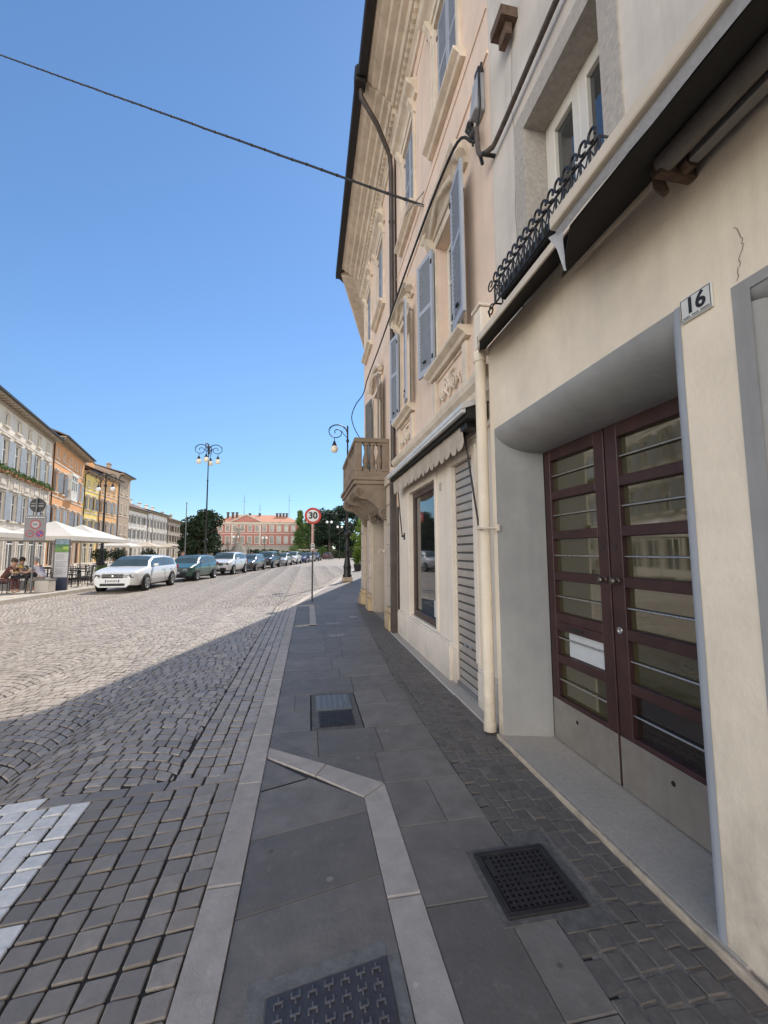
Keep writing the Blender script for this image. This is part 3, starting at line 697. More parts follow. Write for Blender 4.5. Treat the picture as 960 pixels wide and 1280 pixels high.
# second opening at the edge of the picture
mb=MB(); pr=[(1.66+.09*(1-math.cos(R(a))),1.28-.09*math.sin(R(a))) for a in range(0,91,15)]+[(2.0,1.19)]
a=[mb.V((x,y,0)) for x,y in pr]; b=[mb.V((x,y,2.55)) for x,y in pr]
for i in range(len(pr)-1): mb.F((a[i],a[i+1],b[i+1],b[i]),0,True)
pr=[(1.66+.09*(1-math.cos(R(a))),2.62-.09*math.sin(R(a))) for a in range(0,91,15)]+[(2.0,2.53)]
a=[mb.V((x,1.28,z)) for x,z in pr]; b=[mb.V((x,-.7,z)) for x,z in pr]
for i in range(len(pr)-1): mb.F((a[i],a[i+1],b[i+1],b[i]),0,True)
mb.poly([(2.0,-.7,0),(2.0,1.28,0),(2.0,1.28,2.62),(2.0,-.7,2.62)])
mb.poly([(1.6575,1.235,0.),(1.6575,1.305,0.),(1.6575,1.305,2.60),(1.6575,1.235,2.645)]); mb.poly([(1.6572,-.7,2.60),(1.6572,1.305,2.60),(1.6572,1.305,2.645),(1.6572,-.7,2.645)])
mb.build('side_opening',m_gpaint,near,fix=False)
# upper window
def pvc_window(y0,y1,z0,z1,par):
    d=-.20
    s=MB()
    s.poly([FU.P(y0,z0,0),FU.P(y0,z1,0),FU.P(y0,z1,d),FU.P(y0,z0,d)]); s.poly([FU.P(y1,z0,0),FU.P(y1,z1,0),FU.P(y1,z1,d),FU.P(y1,z0,d)])
    s.poly([FU.P(y0,z1,0),FU.P(y1,z1,0),FU.P(y1,z1,d),FU.P(y0,z1,d)])
    s.fbox(FU,y0-.16,y0-.001,z0-.02,z1+.17,-.05,.012); s.fbox(FU,y1+.001,y1+.16,z0-.02,z1+.17,-.05,.012); s.fbox(FU,y0-.001,y1+.001,z1+.001,z1+.17,-.05,.0115)
    s.fbox(FU,y0-.2,y1+.2,z0-.12,z0-.021,-.2,.09)
    s.build('window_surround',m_sillst,par,fix=False)
    f=MB(); t=.085
    def fr(a,b,c,e,t,dd0,dd1):
        f.fbox(FU,a,a+t,c,e,dd0,dd1); f.fbox(FU,b-t,b,c,e,dd0,dd1); f.fbox(FU,a+t,b-t,e-t,e,dd0,dd1); f.fbox(FU,a+t,b-t,c,c+t,dd0,dd1)
    fr(y0,y1,z0,z1,.06,-.26,-.195); m=(y0+y1)/2
    fr(y0+.05,m,z0+.05,z1-.05,t,-.25,-.185); fr(m+.0005,y1-.05,z0+.05,z1-.05,t,-.25,-.185)
    o=f.build('window',m_pvc,par,bevel=.005)
    for a,b_ in ((y0+.05+t,m-t),(m+t,y1-.05-t)):
        p=MB(); p.poly([FU.P(a,z0+.1,-.22),FU.P(b_,z0+.1,-.22),FU.P(b_,z1-.1,-.22),FU.P(a,z1-.1,-.22)]); p.build('pane',m_winglass,o)
pvc_window(2.06,2.97,4.02,5.2,near); pvc_window(-.4,.6,4.02,5.2,near); pvc_window(2.06,2.97,7.5,9.2,near)
# cream downpipe in the corner with the shop
mb=MB(); mb.tube([(1.602,3.615,.03),(1.602,3.615,3.30),(1.602,3.615,3.47)],.052,14); mb.tube([(1.602,3.615,3.40),(1.602,3.615,3.50)],.062,14); mb.tube([(1.602,3.615,0.02),(1.602,3.615,.10)],.058,14)
mb.tube([(1.602,3.615,3.46),(1.66,3.64,3.53),(1.75,3.64,3.56)],.05,10)
mb.build('downpipe',m_cream,near)
mb=MB(); mb.tube([(1.64,3.46,1.80),(1.53,3.46,1.80)],.012,8); mb.tube([(1.53,3.46,1.80),(1.53,3.62,1.80)],.012,8); mb.box(1.64,1.662,3.43,3.475,1.775,1.83); mb.build('pipe_bracket',m_cream,near)

# number plate
pl=empty('house_number_plate',(1.655,1.45,2.66),'white enamel plate with the black number 16 beside the doorway','number plate')
mb=MB(); mb.box(1.648,1.6585,1.375,1.525,2.612,2.722); mb.build('plate',mat('enamel_white',(.66,.65,.62),.35,.08,10,stain=.15),pl,bevel=.002)
mb=MB()
for q in ((1.38,1.52,2.7145,2.7165),(1.38,1.52,2.6175,2.6195),(1.38,1.382,2.6195,2.7145),(1.518,1.52,2.6195,2.7145)): mb.box(1.6465,1.6482,*q)
mb.build('border',m_signblk,pl)
mb=MB(); text_into(mb,'16',.098,(1.6468,1.45,2.672),(0,-1,0),(0,0,1),extrude=.0006,offset=.0026); mb.build('numeral',m_signblk,pl,fix=False)
mb=MB()
for k in range(15):
    if k in(4,9): continue
    y=1.51-k*.0083; mb.box(1.6468,1.6482,y-.006,y,2.624,2.631)
mb.build('small_print',mat('faded_print',(.12,.12,.12),.6,.2),pl)

# awning of the near house
aw=empty('awning',(1.5,1.,3.5),'old cream and dark awning folded against the wall over the maroon door','awning')
mb=MB()
lo=[(1.655,3.74),(1.40,3.16),(1.40,-3),(1.655,-3)]
mb.hexa([(*lo[0],3.535),(*lo[1],3.365),(*lo[2],3.365),(*lo[3],3.535),(*lo[0],3.56),(*lo[1],3.385),(*lo[2],3.385),(*lo[3],3.60)])
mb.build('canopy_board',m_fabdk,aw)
mb=MB(); mb.hexa([(1.385,3.16,3.355),(1.40,3.17,3.355),(1.40,-3,3.355),(1.385,-3,3.355),(1.385,3.16,3.41),(1.40,3.17,3.41),(1.40,-3,3.41),(1.385,-3,3.41)])
mb.hexa([(1.655,3.76,3.53),(1.66,3.76,3.53),(1.40,3.19,3.36),(1.385,3.17,3.36),(1.655,3.76,3.59),(1.66,3.76,3.59),(1.40,3.19,3.41),(1.385,3.17,3.41)])
mb.build('front_strip',m_awn,aw,bevel=.003)
mb=MB(); mb.box(1.185,1.245,-3,1.79,3.215,3.285); mb.build('front_rail',m_awn,aw,bevel=.012,seg=2)
mb=MB()
n=24; L=[]
for k in range(n+1):
    y=1.78-(k/n)*4.7; sag=.012*math.sin(k*1.7)+.008*math.sin(k*.6)
    L.append([mb.V((1.215+.0*k,y,3.214)),mb.V((1.222,y,3.195+sag*.3)),mb.V((1.235,y,3.182+sag*.5-.03*min(1,k/9)))])
for k in range(n):
    for j in range(2): mb.F((L[k][j],L[k+1][j],L[k+1][j+1],L[k][j+1]),0,True)
mb.build('valance',m_fabric,aw)
mb=MB()   # torn corner of the cloth hanging from the tip
pts=[(1.215,1.785,3.21,.040),(1.222,1.78,3.17,.028),(1.23,1.772,3.12,.016),(1.236,1.765,3.06,.011),(1.242,1.758,2.99,.004)]
L=[[mb.V((x-w_*.3,y+w_,z)),mb.V((x+.01,y,z)),mb.V((x+w_*.3,y-w_*1.4,z+.01))] for x,y,z,w_ in pts]
for k in range(len(L)-1):
    for j in range(2): mb.F((L[k][j],L[k+1][j],L[k+1][j+1],L[k][j+1]),0,True)
mb.build('torn_cloth',m_fabric,aw)
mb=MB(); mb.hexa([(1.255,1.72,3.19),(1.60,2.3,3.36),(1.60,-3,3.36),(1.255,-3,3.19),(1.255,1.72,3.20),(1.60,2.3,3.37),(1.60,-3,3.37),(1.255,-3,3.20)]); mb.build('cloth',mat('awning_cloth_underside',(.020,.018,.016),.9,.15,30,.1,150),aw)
mb=MB(); mb.tube([(1.50,1.42,3.27),(1.50,-3,3.27)],.045,14); mb.build('roller',mat('dull_roller_tube',(.17,.15,.13),.6,.2,12),aw)
mb=MB(); mb.box(1.565,1.615,-3,1.36,3.235,3.275); mb.build('arm',mat('dull_arm_metal',(.27,.255,.235),.5,.15,9,metal=.2),aw,bevel=.006)
mb=MB(); mb.box(1.47,1.655,1.40,1.445,3.22,3.33); mb.tube([(1.53,1.47,3.30),(1.54,1.48,3.24),(1.56,1.47,3.19)],[.03,.026,.018],8); mb.tube([(1.59,1.36,3.255),(1.59,1.42,3.255)],.034,10); mb.build('bracket',m_rust,aw,bevel=.005)

# iron basket in front of the window
bk=empty('window_basket',(1.55,2.4,3.62),'black wrought iron flower basket with a row of scrolls below the near window','flower basket')
X=1.50; ya,yb=1.78,3.05; zb,zt=3.64,3.80
mb=MB(); rr=.009
for z in (zb,zt): 
    mb.tube([(1.77,yb,z),(X,yb,z),(X,ya,z),(1.77,ya,z)],rr,6)
n=16
for i in range(n+1):
    y=ya+(yb-ya)*i/n; mb.tube([(X,y,zb),(X,y,zt)],.0075,6)
for i in range(n):
    y=ya+(yb-ya)*i/n; h=(yb-ya)/n; mb.tube([(X,y,zb),(X,y+h,zt)],.0045,5); mb.tube([(X,y+h,zb),(X,y,zt)],.0045,5)
for i in range(4):
    x=X+(1.77-X)*i/4; mb.tube([(x,yb,zb),(x,yb,zt)],.006,6)
mb.build('frame',m_black,bk)
for i in range(n):
    y=ya+(yb-ya)*(i+.5)/n; s=MB()
    pts=[(X-.012,y+.030*math.cos(R(a)),zt+.042+.036*math.sin(R(a))) for a in range(-120,215,22)]
    pts=[(X,y-.005,zt)]+pts; s.tube(pts,.008,6); s.build('scroll',m_black,bk)
for sgn,y in ((1,yb),):
    s=MB()
    for z0,fl in ((zt,1),(zb,-1)):
        pts=[]
        for k in range(16):
            a=R(-90+k*26)*fl; r_=.055-.0028*k; pts.append((X-.01,y+.05+r_*math.cos(a)*1,z0+fl*.03+r_*math.sin(a)*.9))
        s.tube([(X,y,z0)]+pts,.0065,6)
    s.tube([(X,y,zb),(X-.05,y+.03,zb-.06),(X-.02,y+.06,zb-.09)],.006,6); s.tube([(X+.1,y,zb),(X+.05,y+.03,zb-.07)],.006,6)
    s.build('end_scroll',m_black,bk)
mb=MB(); mb.box(X+.03,1.74,ya+.03,yb-.04,zb+.005,zb+.12); mb.build('trough',mat('dark_trough',(.03,.026,.024),.8,.3),bk,bevel=.01)

# ---------------- peach building with the shop
shop=empty('shop_building',(1.78,5.8,0),'peach plastered building with blue grey shutters above a cream shopfront','building')
mb=MB(); mb.wall(FU,3.585,8.10,0,3.22,[(5.68,7.22,.50,2.62),(4.28,4.95,.0,2.66)],depth=.11,mr=0)
mb.build('shopfront_wall',m_shop,shop,fix=False)
mb=MB()
def surr(y0,y1,z0,z1,t,d,bottom=True,F=FU):
    mb.fbox(F,y0-t,y0-.003,z0,z1+t,0,d); mb.fbox(F,y1+.003,y1+t,z0,z1+t,0,d); mb.fbox(F,y0-.002,y1+.002,z1+.003,z1+t,0,d)
surr(5.68,7.22,.5,2.62,.10,.022); surr(4.28,4.95,.42,2.66,.10,.022)
mb.fbox(FU,5.05,8.09,.012,.44,0,.05); mb.fbox(FU,3.68,4.18,.012,.36,0,.05); mb.fbox(FU,5.06,8.08,.44,.47,0,.035); mb.fbox(FU,3.69,4.17,.36,.39,0,.035)
mb.fbox(FU,3.62,8.08,2.84,2.90,0,.03)
mb.build('shopfront_moulding',m_shop,shop,bevel=.005,seg=2)
mb=MB(); mb.box(1.63,1.80,3.70,8.25,-.03,.010); mb.build('base_course',m_granite,shop,bevel=.005)
mb=MB(); mb.box(1.62,1.629,4.6,8.3,-.03,.012); mb.build('base_edge',mat('pale_edge',(.5,.49,.46),.8,.2,20),shop)
# shop window
f=MB(); d0,d1=-.11,-.06
f.fbox(FU,5.68,5.75,.5,2.62,d0,d1); f.fbox(FU,7.13,7.22,.5,2.62,d0,d1); f.fbox(FU,5.75,7.13,2.53,2.62,d0,d1); f.fbox(FU,5.75,7.13,.5,.60,d0,d1+.02)
w_=f.build('shop_window',m_brown,shop,bevel=.005)
p=MB(); p.poly([FU.P(5.75,.6,-.09),FU.P(7.13,.6,-.09),FU.P(7.13,2.53,-.09),FU.P(5.75,2.53,-.09)]); p.build('pane',m_shopgl,w_)
p=MB(); p.fbox(FU,5.92,6.1,.62,.86,-.0885,-.087); p.build('price_card',m_paper,w_)
# roller shutter
s=MB(); z=.02; n=0
while z<2.66:
    h=.098; prof=[(-.040,z),(-.033,z+.004),(-.0315,z+h*.35),(-.0315,z+h*.50),(-.033,z+h*.74),(-.039,z+h*.78)]
    for (da,za),(db,zb_) in zip(prof,prof[1:]): s.poly([FU.P(4.28,za,da),FU.P(4.95,za,da),FU.P(4.95,zb_,db),FU.P(4.28,zb_,db)],0)
    s.poly([FU.P(4.28,z+h*.78,-.041),FU.P(4.95,z+h*.78,-.041),FU.P(4.95,z+h,-.041),FU.P(4.28,z+h,-.041)],1)
    z+=h
rs=s.build('roller_shutter',[m_rolls,m_rollgr],shop,fix=False)
g=MB(); g.fbox(FU,4.50,4.56,.50,.53,-.031,-.01); g.fbox(FU,4.66,4.72,.50,.53,-.031,-.01); g.build('shutter_handle',m_metal,rs,bevel=.004)
g=MB(); g.fbox(FU,4.285,4.945,.022,.045,-.031,-.005); g.build('bottom_bar',m_metalm,rs)
mb=MB(); mb.fbox(FU,5.38,5.46,2.42,2.53,0,.012); mb.build('small_plaque',mat('aged_plaque',(.42,.38,.33),.6,.2,20),shop)
# belt course
mb=MB(); prof=[(0,3.18),(.05,3.18),(.07,3.24),(.07,3.27),(.13,3.31),(.15,3.36),(.15,3.40),(0,3.44)]
mb.prism(prof,lambda p,k: FU.P(3.66 if k==0 else 8.12,p[1],p[0])); mb.build('belt_course',m_trim,shop)
UW=[(4.47,5.40,4.15,5.95,'o'),(6.98,7.75,4.15,5.95,'o'),(4.42,5.30,7.60,9.40,'c'),(6.60,7.40,7.60,9.40,'c')]
mb=MB(); mb.wall(FU,3.586,8.10,3.22,10.95,[u[:4] for u in UW],depth=.18); mb.build('wall',m_peach,shop,fix=False)
def shutter_leaf(hy,z0,z1,wd,dirn,ang,par,F,mt=m_shut,mts=m_shutdk,dd=.02,split=.55):
    """hinged leaf: hinge at hy, swings out of the wall plane by ang (180 = flat on the wall) towards dirn"""
    a=R(180-ang); mb=MB()
    def Q(s,z,t): 
        u=hy+dirn*(s*math.cos(a))-dirn*0; d=dd+s*math.sin(a)
        return F.P(u-dirn*t*math.sin(a)*1, z, d+t*math.cos(a))
    def bx(s0,s1,za,zb,t0,t1,m=0): mb.hexa([Q(s0,za,t0),Q(s1,za,t0),Q(s1,za,t1),Q(s0,za,t1),Q(s0,zb,t0),Q(s1,zb,t0),Q(s1,zb,t1),Q(s0,zb,t1)],m)
    T=.035; st=.06
    bx(0,st,z0,z1,0,T); bx(wd-st,wd,z0,z1,0,T); bx(st,wd-st,z0,z0+.09,0,T); bx(st,wd-st,z1-.07,z1,0,T); zm=z0+(z1-z0)*split; bx(st,wd-st,zm-.035,zm+.035,0,T)
    for (za,zb) in ((z0+.09,zm-.035),(zm+.035,z1-.07)):
        n=int((zb-za)/.055)
        for k in range(n):
            z=za+(zb-za)*(k+.5)/n; h=(zb-za)/n
            mb.hexa([Q(st,z-h*.45,.004),Q(wd-st,z-h*.45,.004),Q(wd-st,z-h*.45,.010),Q(st,z-h*.45,.010),Q(st,z+h*.40,.026),Q(wd-st,z+h*.40,.026),Q(wd-st,z+h*.40,.032),Q(st,z+h*.40,.032)],1)
        bx(st,wd-st,za,zb,.012,.016,1)
    bx(wd*.45,wd*.62,z0+.18,z0+.20,T,T+.02,2); bx(.0,.03,z0+.15,z0+.21,T,T+.012,2); bx(.0,.03,z1-.21,z1-.15,T,T+.012,2)
    return mb.build('shutter',[mt,mts,m_black],par,fix=True)
def casement(y0,y1,z0,z1,F,par,d=-.16,mt=m_pvc,glass_m=m_winglass,name='window'):
    f=MB(); t=.055; m=(y0+y1)/2
    def fr(a,b,c,e,t,d0,d1):
        f.fbox(F,a,a+t,c,e,d0,d1); f.fbox(F,b-t,b,c,e,d0,d1); f.fbox(F,a+t,b-t,e-t,e,d0,d1); f.fbox(F,a+t,b-t,c,c+t,d0,d1)
    fr(y0,y1,z0,z1,.05,d-.04,d+.01); fr(y0+.045,m,z0+.045,z1-.045,t,d-.02,d+.025); fr(m+.001,y1-.045,z0+.045,z1-.045,t,d-.02,d+.025)
    h=z1-z0
    for k in (1,2):
        z=z0+h*k/3; f.fbox(F,y0+.1,m-t,z-.015,z+.015,d-.015,d+.018); f.fbox(F,m+t,y1-.1,z-.015,z+.015,d-.015,d+.018)
    o=f.build(name,mt,par,bevel=.004)
    p=MB(); p.poly([F.P(y0+.08,z0+.08,d),F.P(y1-.08,z0+.08,d),F.P(y1-.08,z1-.08,d),F.P(y0+.08,z1-.08,d)]); p.build('pane',glass_m,o)
    return o
def surround(y0,y1,z0,z1,F,par,hood=True,panel=True,arch=False,sill=.16):
    mb=MB()
    t=.13
    mb.fbox(F,y0-t,y0-.002,z0,z1+t,0,.03); mb.fbox(F,y1+.002,y1+t,z0,z1+t,0,.03); mb.fbox(F,y0-.002,y1+.002,z1+.002,z1+t,0,.03)
    mb.fbox(F,y0-t,y0-.09,z0,z1+t-.002,.03,.045); mb.fbox(F,y1+.09,y1+t,z0,z1+t-.002,.03,.045)
    # sill
    pr=[(0,z0-.13),(.07,z0-.13),(.09,z0-.09),(sill-.03,z0-.07),(sill,z0-.05),(sill,z0-.01),(0,z0-.002)]
    mb.prism(pr,lambda p,k: F.P(y0-.24 if k==0 else y1+.24,p[1],p[0]))
    if hood:
        b=z1+t+.02
        pr=[(0,b),(.05,b),(.06,b+.10),(.10,b+.14),(.18,b+.18),(.21,b+.22),(.21,b+.26),(0,b+.31)]
        mb.prism(pr,lambda p,k: F.P(y0-.28 if k==0 else y1+.28,p[1],p[0]))
        for yy in (y0-.16,y1+.06):
            pr2=[(0,b-.22),(.05,b-.20),(.07,b-.12),(.13,b-.05),(.15,b+.03),(0,b+.03)]
            mb.prism(pr2,lambda p,k,yy=yy: F.P(yy if k==0 else yy+.10,p[1],p[0]))
    if arch:
        c=(y0+y1)/2; W=(y1-y0)/2+.34; b=z1+t+.05; pts=[]
        for k in range(13):
            a=math.pi*(.12+.76*k/12); pts.append(F.P(c-W*math.cos(a),b+.42*math.sin(a)-.1,.10))
        mb.tube(pts,.07,6)
        mb.tube([F.P(c-W*.8,b,.06),F.P(c-W*.3,b+.12,.10),F.P(c,b+.17,.13),F.P(c+W*.3,b+.12,.10),F.P(c+W*.8,b,.06)],.05,6)
    if panel:
        pb,pt=z0-.68,z0-.16
        for q in ((y0-.18,y0-.06,pb,pt),(y1+.06,y1+.18,pb,pt)): mb.fbox(F,*q,0,.05); 
        for q in ((y0-.05,y1+.05,pb,pb+.03),(y0-.05,y1+.05,pt-.03,pt),): mb.fbox(F,*q,0,.025)
        c=(y0+y1)/2; zc=(pb+pt)/2
        for s in (-1,1):
            for (o,rad,ph) in ((.14,.075,0),(.30,.06,140)):
                pts=[]
                for k in range(15):
                    a=R(ph+k*30); r_=rad*(1-k/20); pts.append(F.P(c+s*(o+r_*math.cos(a)),zc+r_*math.sin(a)*1.25,.022))
                mb.tube(pts,.017,6)
            mb.tube([F.P(c,zc-.15,.02),F.P(c+s*.1,zc-.05,.03),F.P(c+s*.22,zc-.13,.03),F.P(c+s*.36,zc-.03,.03),F.P(c+s*.42,zc-.14,.02)],[.015,.022,.018,.02,.01],6)
            mb.tube([F.P(c,zc+.02,.02),F.P(c+s*.08,zc+.13,.03),F.P(c+s*.2,zc+.14,.025)],[.02,.022,.01],6)
        mb.lathe(F.P(c,zc,0),[(.05,0),(.055,.03),(.02,.045),(0,.04)],10,axis=(F.n[0],F.n[1],0))
    return mb.build('window_surround',m_trim,par,bevel=.004)
def closed_shutters(y0,y1,z0,z1,F,par,mt=m_shut,mts=m_shutdk,dd=-.06):
    m=(y0+y1)/2
    shutter_leaf(y0+.005,z0+.01,z1-.01,(m-y0)-.008,1,180,par,F,mt,mts,dd); shutter_leaf(y1-.005,z0+.01,z1-.01,(m-y0)-.008,-1,180,par,F,mt,mts,dd)
for i,(y0,y1,z0,z1,k) in enumerate(UW):
    surround(y0,y1,z0,z1,FU,shop,True,k=='o',arch=(k=='o'))
    if k=='o':
        casement(y0,y1,z0,z1,FU,shop); wd=(y1-y0)/2
        shutter_leaf(y0-.01,z0+.01,z1-.01,wd,-1,174 if i==0 else 170,shop,FU,dd=.10); shutter_leaf(y1+.01,z0+.01,z1-.01,wd,1,168,shop,FU,dd=.05)
    else: closed_shutters(y0,y1,z0,z1,FU,shop)
def oculus(yc,zc,F,par):
    mb=MB(); pts=[F.P(yc+.36*math.cos(R(a)),zc+.20*math.sin(R(a)),.03) for a in range(0,361,20)]; mb.tube(pts,.055,8,caps=False)
    o=mb.build('oculus',m_trim,par)
    g=MB(); g.poly([F.P(yc+.34*math.cos(R(a)),zc+.19*math.sin(R(a)),.012) for a in range(0,360,20)]); g.build('grille',m_shutdk,o)
for yc in (4.86,7.0): oculus(yc,10.12,FU,shop)
for z,t,d in ((6.75,.05,.02),(9.95,.05,.012),(7.28,.03,.015)):
    mb=MB(); mb.fbox(FU,3.60,8.09,z,z+t,0,d); mb.build('string_course',m_peach,shop)
# eaves cornice, gutter, roof
def cornice(y0,y1,F,par,extra=0.):
    mb=MB(); pr=[(0,10.26),(.04,10.26),(.05,10.36),(.10,10.40),(.10,10.58),(.20,10.60),(.24,10.68),(.33,10.70),(.36,10.78),(.48,10.80),(.51,10.88),(.62,10.90),(.66+extra,10.97),(.72+extra,10.98),(.74+extra,11.04),(0,11.06)]
    mb.prism(pr,lambda p,k: F.P(y0 if k==0 else y1,p[1],p[0]))
    n=int((y1-y0)/.135)
    for k in range(n): y=y0+.03+k*(y1-y0-.03)/n; mb.fbox(F,y,y+.07,10.45,10.57,.10,.165)
    mb.build('cornice',m_trim,par)
cornice(3.586,7.45,FU,shop); 
mb=MB(); mb.box(.86,1.02,3.3,7.45,10.95,11.17); mb.build('gutter',m_gutter,shop,bevel=.02)
mb=MB(); mb.hexa([(.97,3.58,11.09),(.97,8.1,11.09),(9,8.1,13.6),(9,3.58,13.6),(.97,3.58,11.2),(.97,8.1,11.2),(9,8.1,13.75),(9,3.58,13.75)]); mb.build('roof',m_rooftile,shop)
# brown downpipe at the party line
mb=MB(); mb.tube([(.93,7.5,11.0),(.95,7.55,10.75),(1.30,7.75,10.45),(1.62,8.0,10.05),(1.67,8.12,9.85),(1.67,8.12,3.30)],.05,10); 
for z in (4.2,6.3,8.6): mb.tube([(1.67,8.12,z),(1.67,8.12,z+.04)],.06,10)
mb.build('downpipe',m_brpipe,shop)
mb=MB(); mb.box(.80,1.03,7.34,7.58,10.88,11.19); mb.build('rain_hopper',m_gutter,shop,bevel=.015)

# ---- awning over the shop
sa=empty('awning',(1.6,5.8,3.),'folded shop awning with a pale casing and a scalloped beige valance','awning')
mb=MB(); y0,y1=3.80,7.78
pr=[(0,3.16),(.30,3.06),(.31,3.00),(.02,3.10),(0,3.10)]
mb.prism(pr,lambda p,k: FU.P(y0 if k==0 else y1,p[1],p[0])); mb.build('casing',m_awncase,sa,bevel=.004)
mb=MB(); mb.fbox(FU,y0+.02,y1-.02,2.92,3.07,.02,.24); mb.build('rolled_cloth',m_fabdk,sa)
mb=MB(); mb.fbox(FU,y0+.01,y1-.01,2.965,3.03,.255,.302); mb.build('front_rail',m_awncase,sa,bevel=.006)
mb=MB(); n=17; a0,a1=4.10,7.76; L=[]
for k in range(n):
    ya_=a0+(a1-a0)*k/n; yb_=a0+(a1-a0)*(k+1)/n
    for j in range(6):
        u0,u1=j/6,(j+1)/6
        zz=lambda u: 2.74-.065*math.sin(math.pi*u)**.5 if 0<u<1 else 2.745
        dw=lambda u,k=k: .17+.012*math.sin((k+u)*3.1)
        pa,pb_=ya_+(yb_-ya_)*u0,ya_+(yb_-ya_)*u1
        mb.poly([FU.P(pa,2.955,.19),FU.P(pb_,2.955,.19),FU.P(pb_,zz(u1),dw(u1)),FU.P(pa,zz(u0),dw(u0))])
mb.build('valance',m_valance,sa,fix=False)
for ya_,yb_,zz in ((4.24,4.05,1.86),(7.72,7.62,1.86)):
    mb=MB(); mb.tube([FU.P(ya_,2.98,.12),FU.P(yb_,zz,.05)],.011,8); mb.tube([FU.P(yb_,zz+.02,.0),FU.P(yb_,zz+.02,.06)],.018,8); mb.fbox(FU,yb_-.02,yb_+.02,zz-.05,zz+.08,.0,.02); mb.build('arm',m_black,sa)
mb=MB(); mb.fbox(FU,3.95,4.12,2.86,3.0,.03,.2); mb.tube([FU.P(3.96,2.95,.1),FU.P(3.86,2.80,.1),FU.P(3.88,2.70,.06)],.014,6); mb.lathe(FU.P(4.02,2.94,.14),[(.06,-.05),(.06,.05)],10,axis=(0,1,0)); mb.build('winding_gear',m_black,sa,bevel=.004)

# ---------------- corner building with the stone balcony
cb=empty('corner_building',(1.74,10.5,0),'older corner building with a stone balcony on carved brackets','building')
BW=[(9.45,10.35,7.60,9.40),(11.45,12.35,7.60,9.40)]
BD=[(9.75,10.85,3.32,5.75)]
mb=MB(); mb.wall(FB,8.10,13.1,3.2,10.95,BW+BD,depth=.18); mb.build('wall',m_peach,cb,fix=False)
mb=MB(); mb.wall(FB,8.10,13.1,0,3.2,[(9.35,11.05,.0,2.62)],depth=.45,back=1); mb.build('ground_wall',[m_portal,m_dark],cb,fix=False)
FS=FR(1.74,13.1,math.sin(R(16)),math.cos(R(16)),-math.cos(R(16)),math.sin(R(16)))
SWN=[(3+4*k,4.1+4*k,z0,z0+1.8) for k in range(7) for z0 in (4.2,7.6)]+[(3+4*k,4.3+4*k,.2,2.7) for k in range(7)]
mb=MB(); mb.wall(FS,0,31,0,10.95,SWN,depth=.2,back=1); mb.build('side_wall',[m_peach,m_dark],cb,fix=False)
mb=MB(); e=FS.P(31,0,0); mb.poly([e,(16,42,0),(16,42,10.95),(e[0],e[1],10.95)]); mb.build('end_wall',m_peach,cb)
cornice(7.46,13.1,FB,cb,0.03)
mb=MB(); pr=[(0,10.30),(.10,10.42),(.10,10.58),(.34,10.76),(.73,10.86),(.81,11.0),(0,11.06)]; mb.prism(pr,lambda p,k: FS.P(0 if k==0 else 31,p[1],p[0])); mb.build('side_cornice',m_trim,cb)
mb=MB(); mb.box(.82,.99,7.3,13.60,10.95,11.18)
a=FS.P(.6,10.98,.80); b=FS.P(31,10.98,.80); a2=FS.P(.6,10.98,.68); b2=FS.P(31,10.98,.68)
mb.hexa([a,b,b2,a2]+[(p[0],p[1],11.16) for p in (a,b,b2,a2)])
g0=Vector((.92,13.55,11.05)); mb.tube([g0,Vector(FS.P(.62,11.05,.74))],.07,8)
mb.build('gutter',m_gutter,cb,bevel=.015)
c0,c1=FS.P(.3,0,.8),FS.P(31,0,.8)
mb=MB()
mb.hexa([(.95,8.1,11.09),(.95,13.7,11.09),(7,14,13.6),(7,8.1,13.6),(.95,8.1,11.2),(.95,13.7,11.2),(7,14,13.75),(7,8.1,13.75)])
mb.hexa([(c0[0],c0[1],11.08),(c1[0],c1[1],11.08),(c1[0]+6,c1[1]-1.7,13.6),(c0[0]+6,c0[1]-1.7,13.6),(c0[0],c0[1],11.19),(c1[0],c1[1],11.19),(c1[0]+6,c1[1]-1.7,13.75),(c0[0]+6,c0[1]-1.7,13.75)])
mb.build('roof',m_rooftile,cb)
for (y0,y1,z0,z1) in BW: surround(y0,y1,z0,z1,FB,cb,True,False); closed_shutters(y0,y1,z0,z1,FB,cb)
for yc in (9.9,11.9): oculus(yc,10.12,FB,cb)
(y0,y1,z0,z1)=BD[0]; surround(y0,y1,z0,z1,FB,cb,False,False,arch=True,sill=.02); casement(y0,y1,z0,z1,FB,cb,mt=m_grshut,name='balcony_door')
shutter_leaf(y0-.02,z0+.02,z1-.02,.55,-1,170,cb,FB,m_grshut,m_grshut,.08); shutter_leaf(y1+.02,z0+.02,z1-.02,.55,1,172,cb,FB,m_grshut,m_grshut,.08)
# portal pilasters
for a,b in ((8.28,8.74),(11.2,11.7),(12.55,13.08)):
    mb=MB()
    for k in range(6):
        z=.46+k*.42; mb.fbox(FB,a,b,z+.012,z+.408,0,.10)
    mb.fbox(FB,a+.02,b-.02,.46,2.98,0,.08); mb.fbox(FB,a-.04,b+.04,2.98,3.06,0,.14)
    po=mb.build('pilaster',m_portal,cb,bevel=.012,seg=2)
    mb=MB(); mb.fbox(FB,a-.03,b+.03,.01,.34,0,.15); mb.fbox(FB,a-.01,b+.01,.34,.455,0,.12); mb.build('base',m_baseyel,po,bevel=.02,seg=2)
mb=MB()
for a,b in ((9.02,9.33),(11.07,11.19)):
    mb.fbox(FB,a,b,.012,2.64,0,.05)
mb.fbox(FB,9.02,11.19,2.65,2.78,0,.06); mb.fbox(FB,8.12,13.09,3.06,3.2,0,.12)
mb.build('door_surround',m_portal,cb,bevel=.012,seg=2)
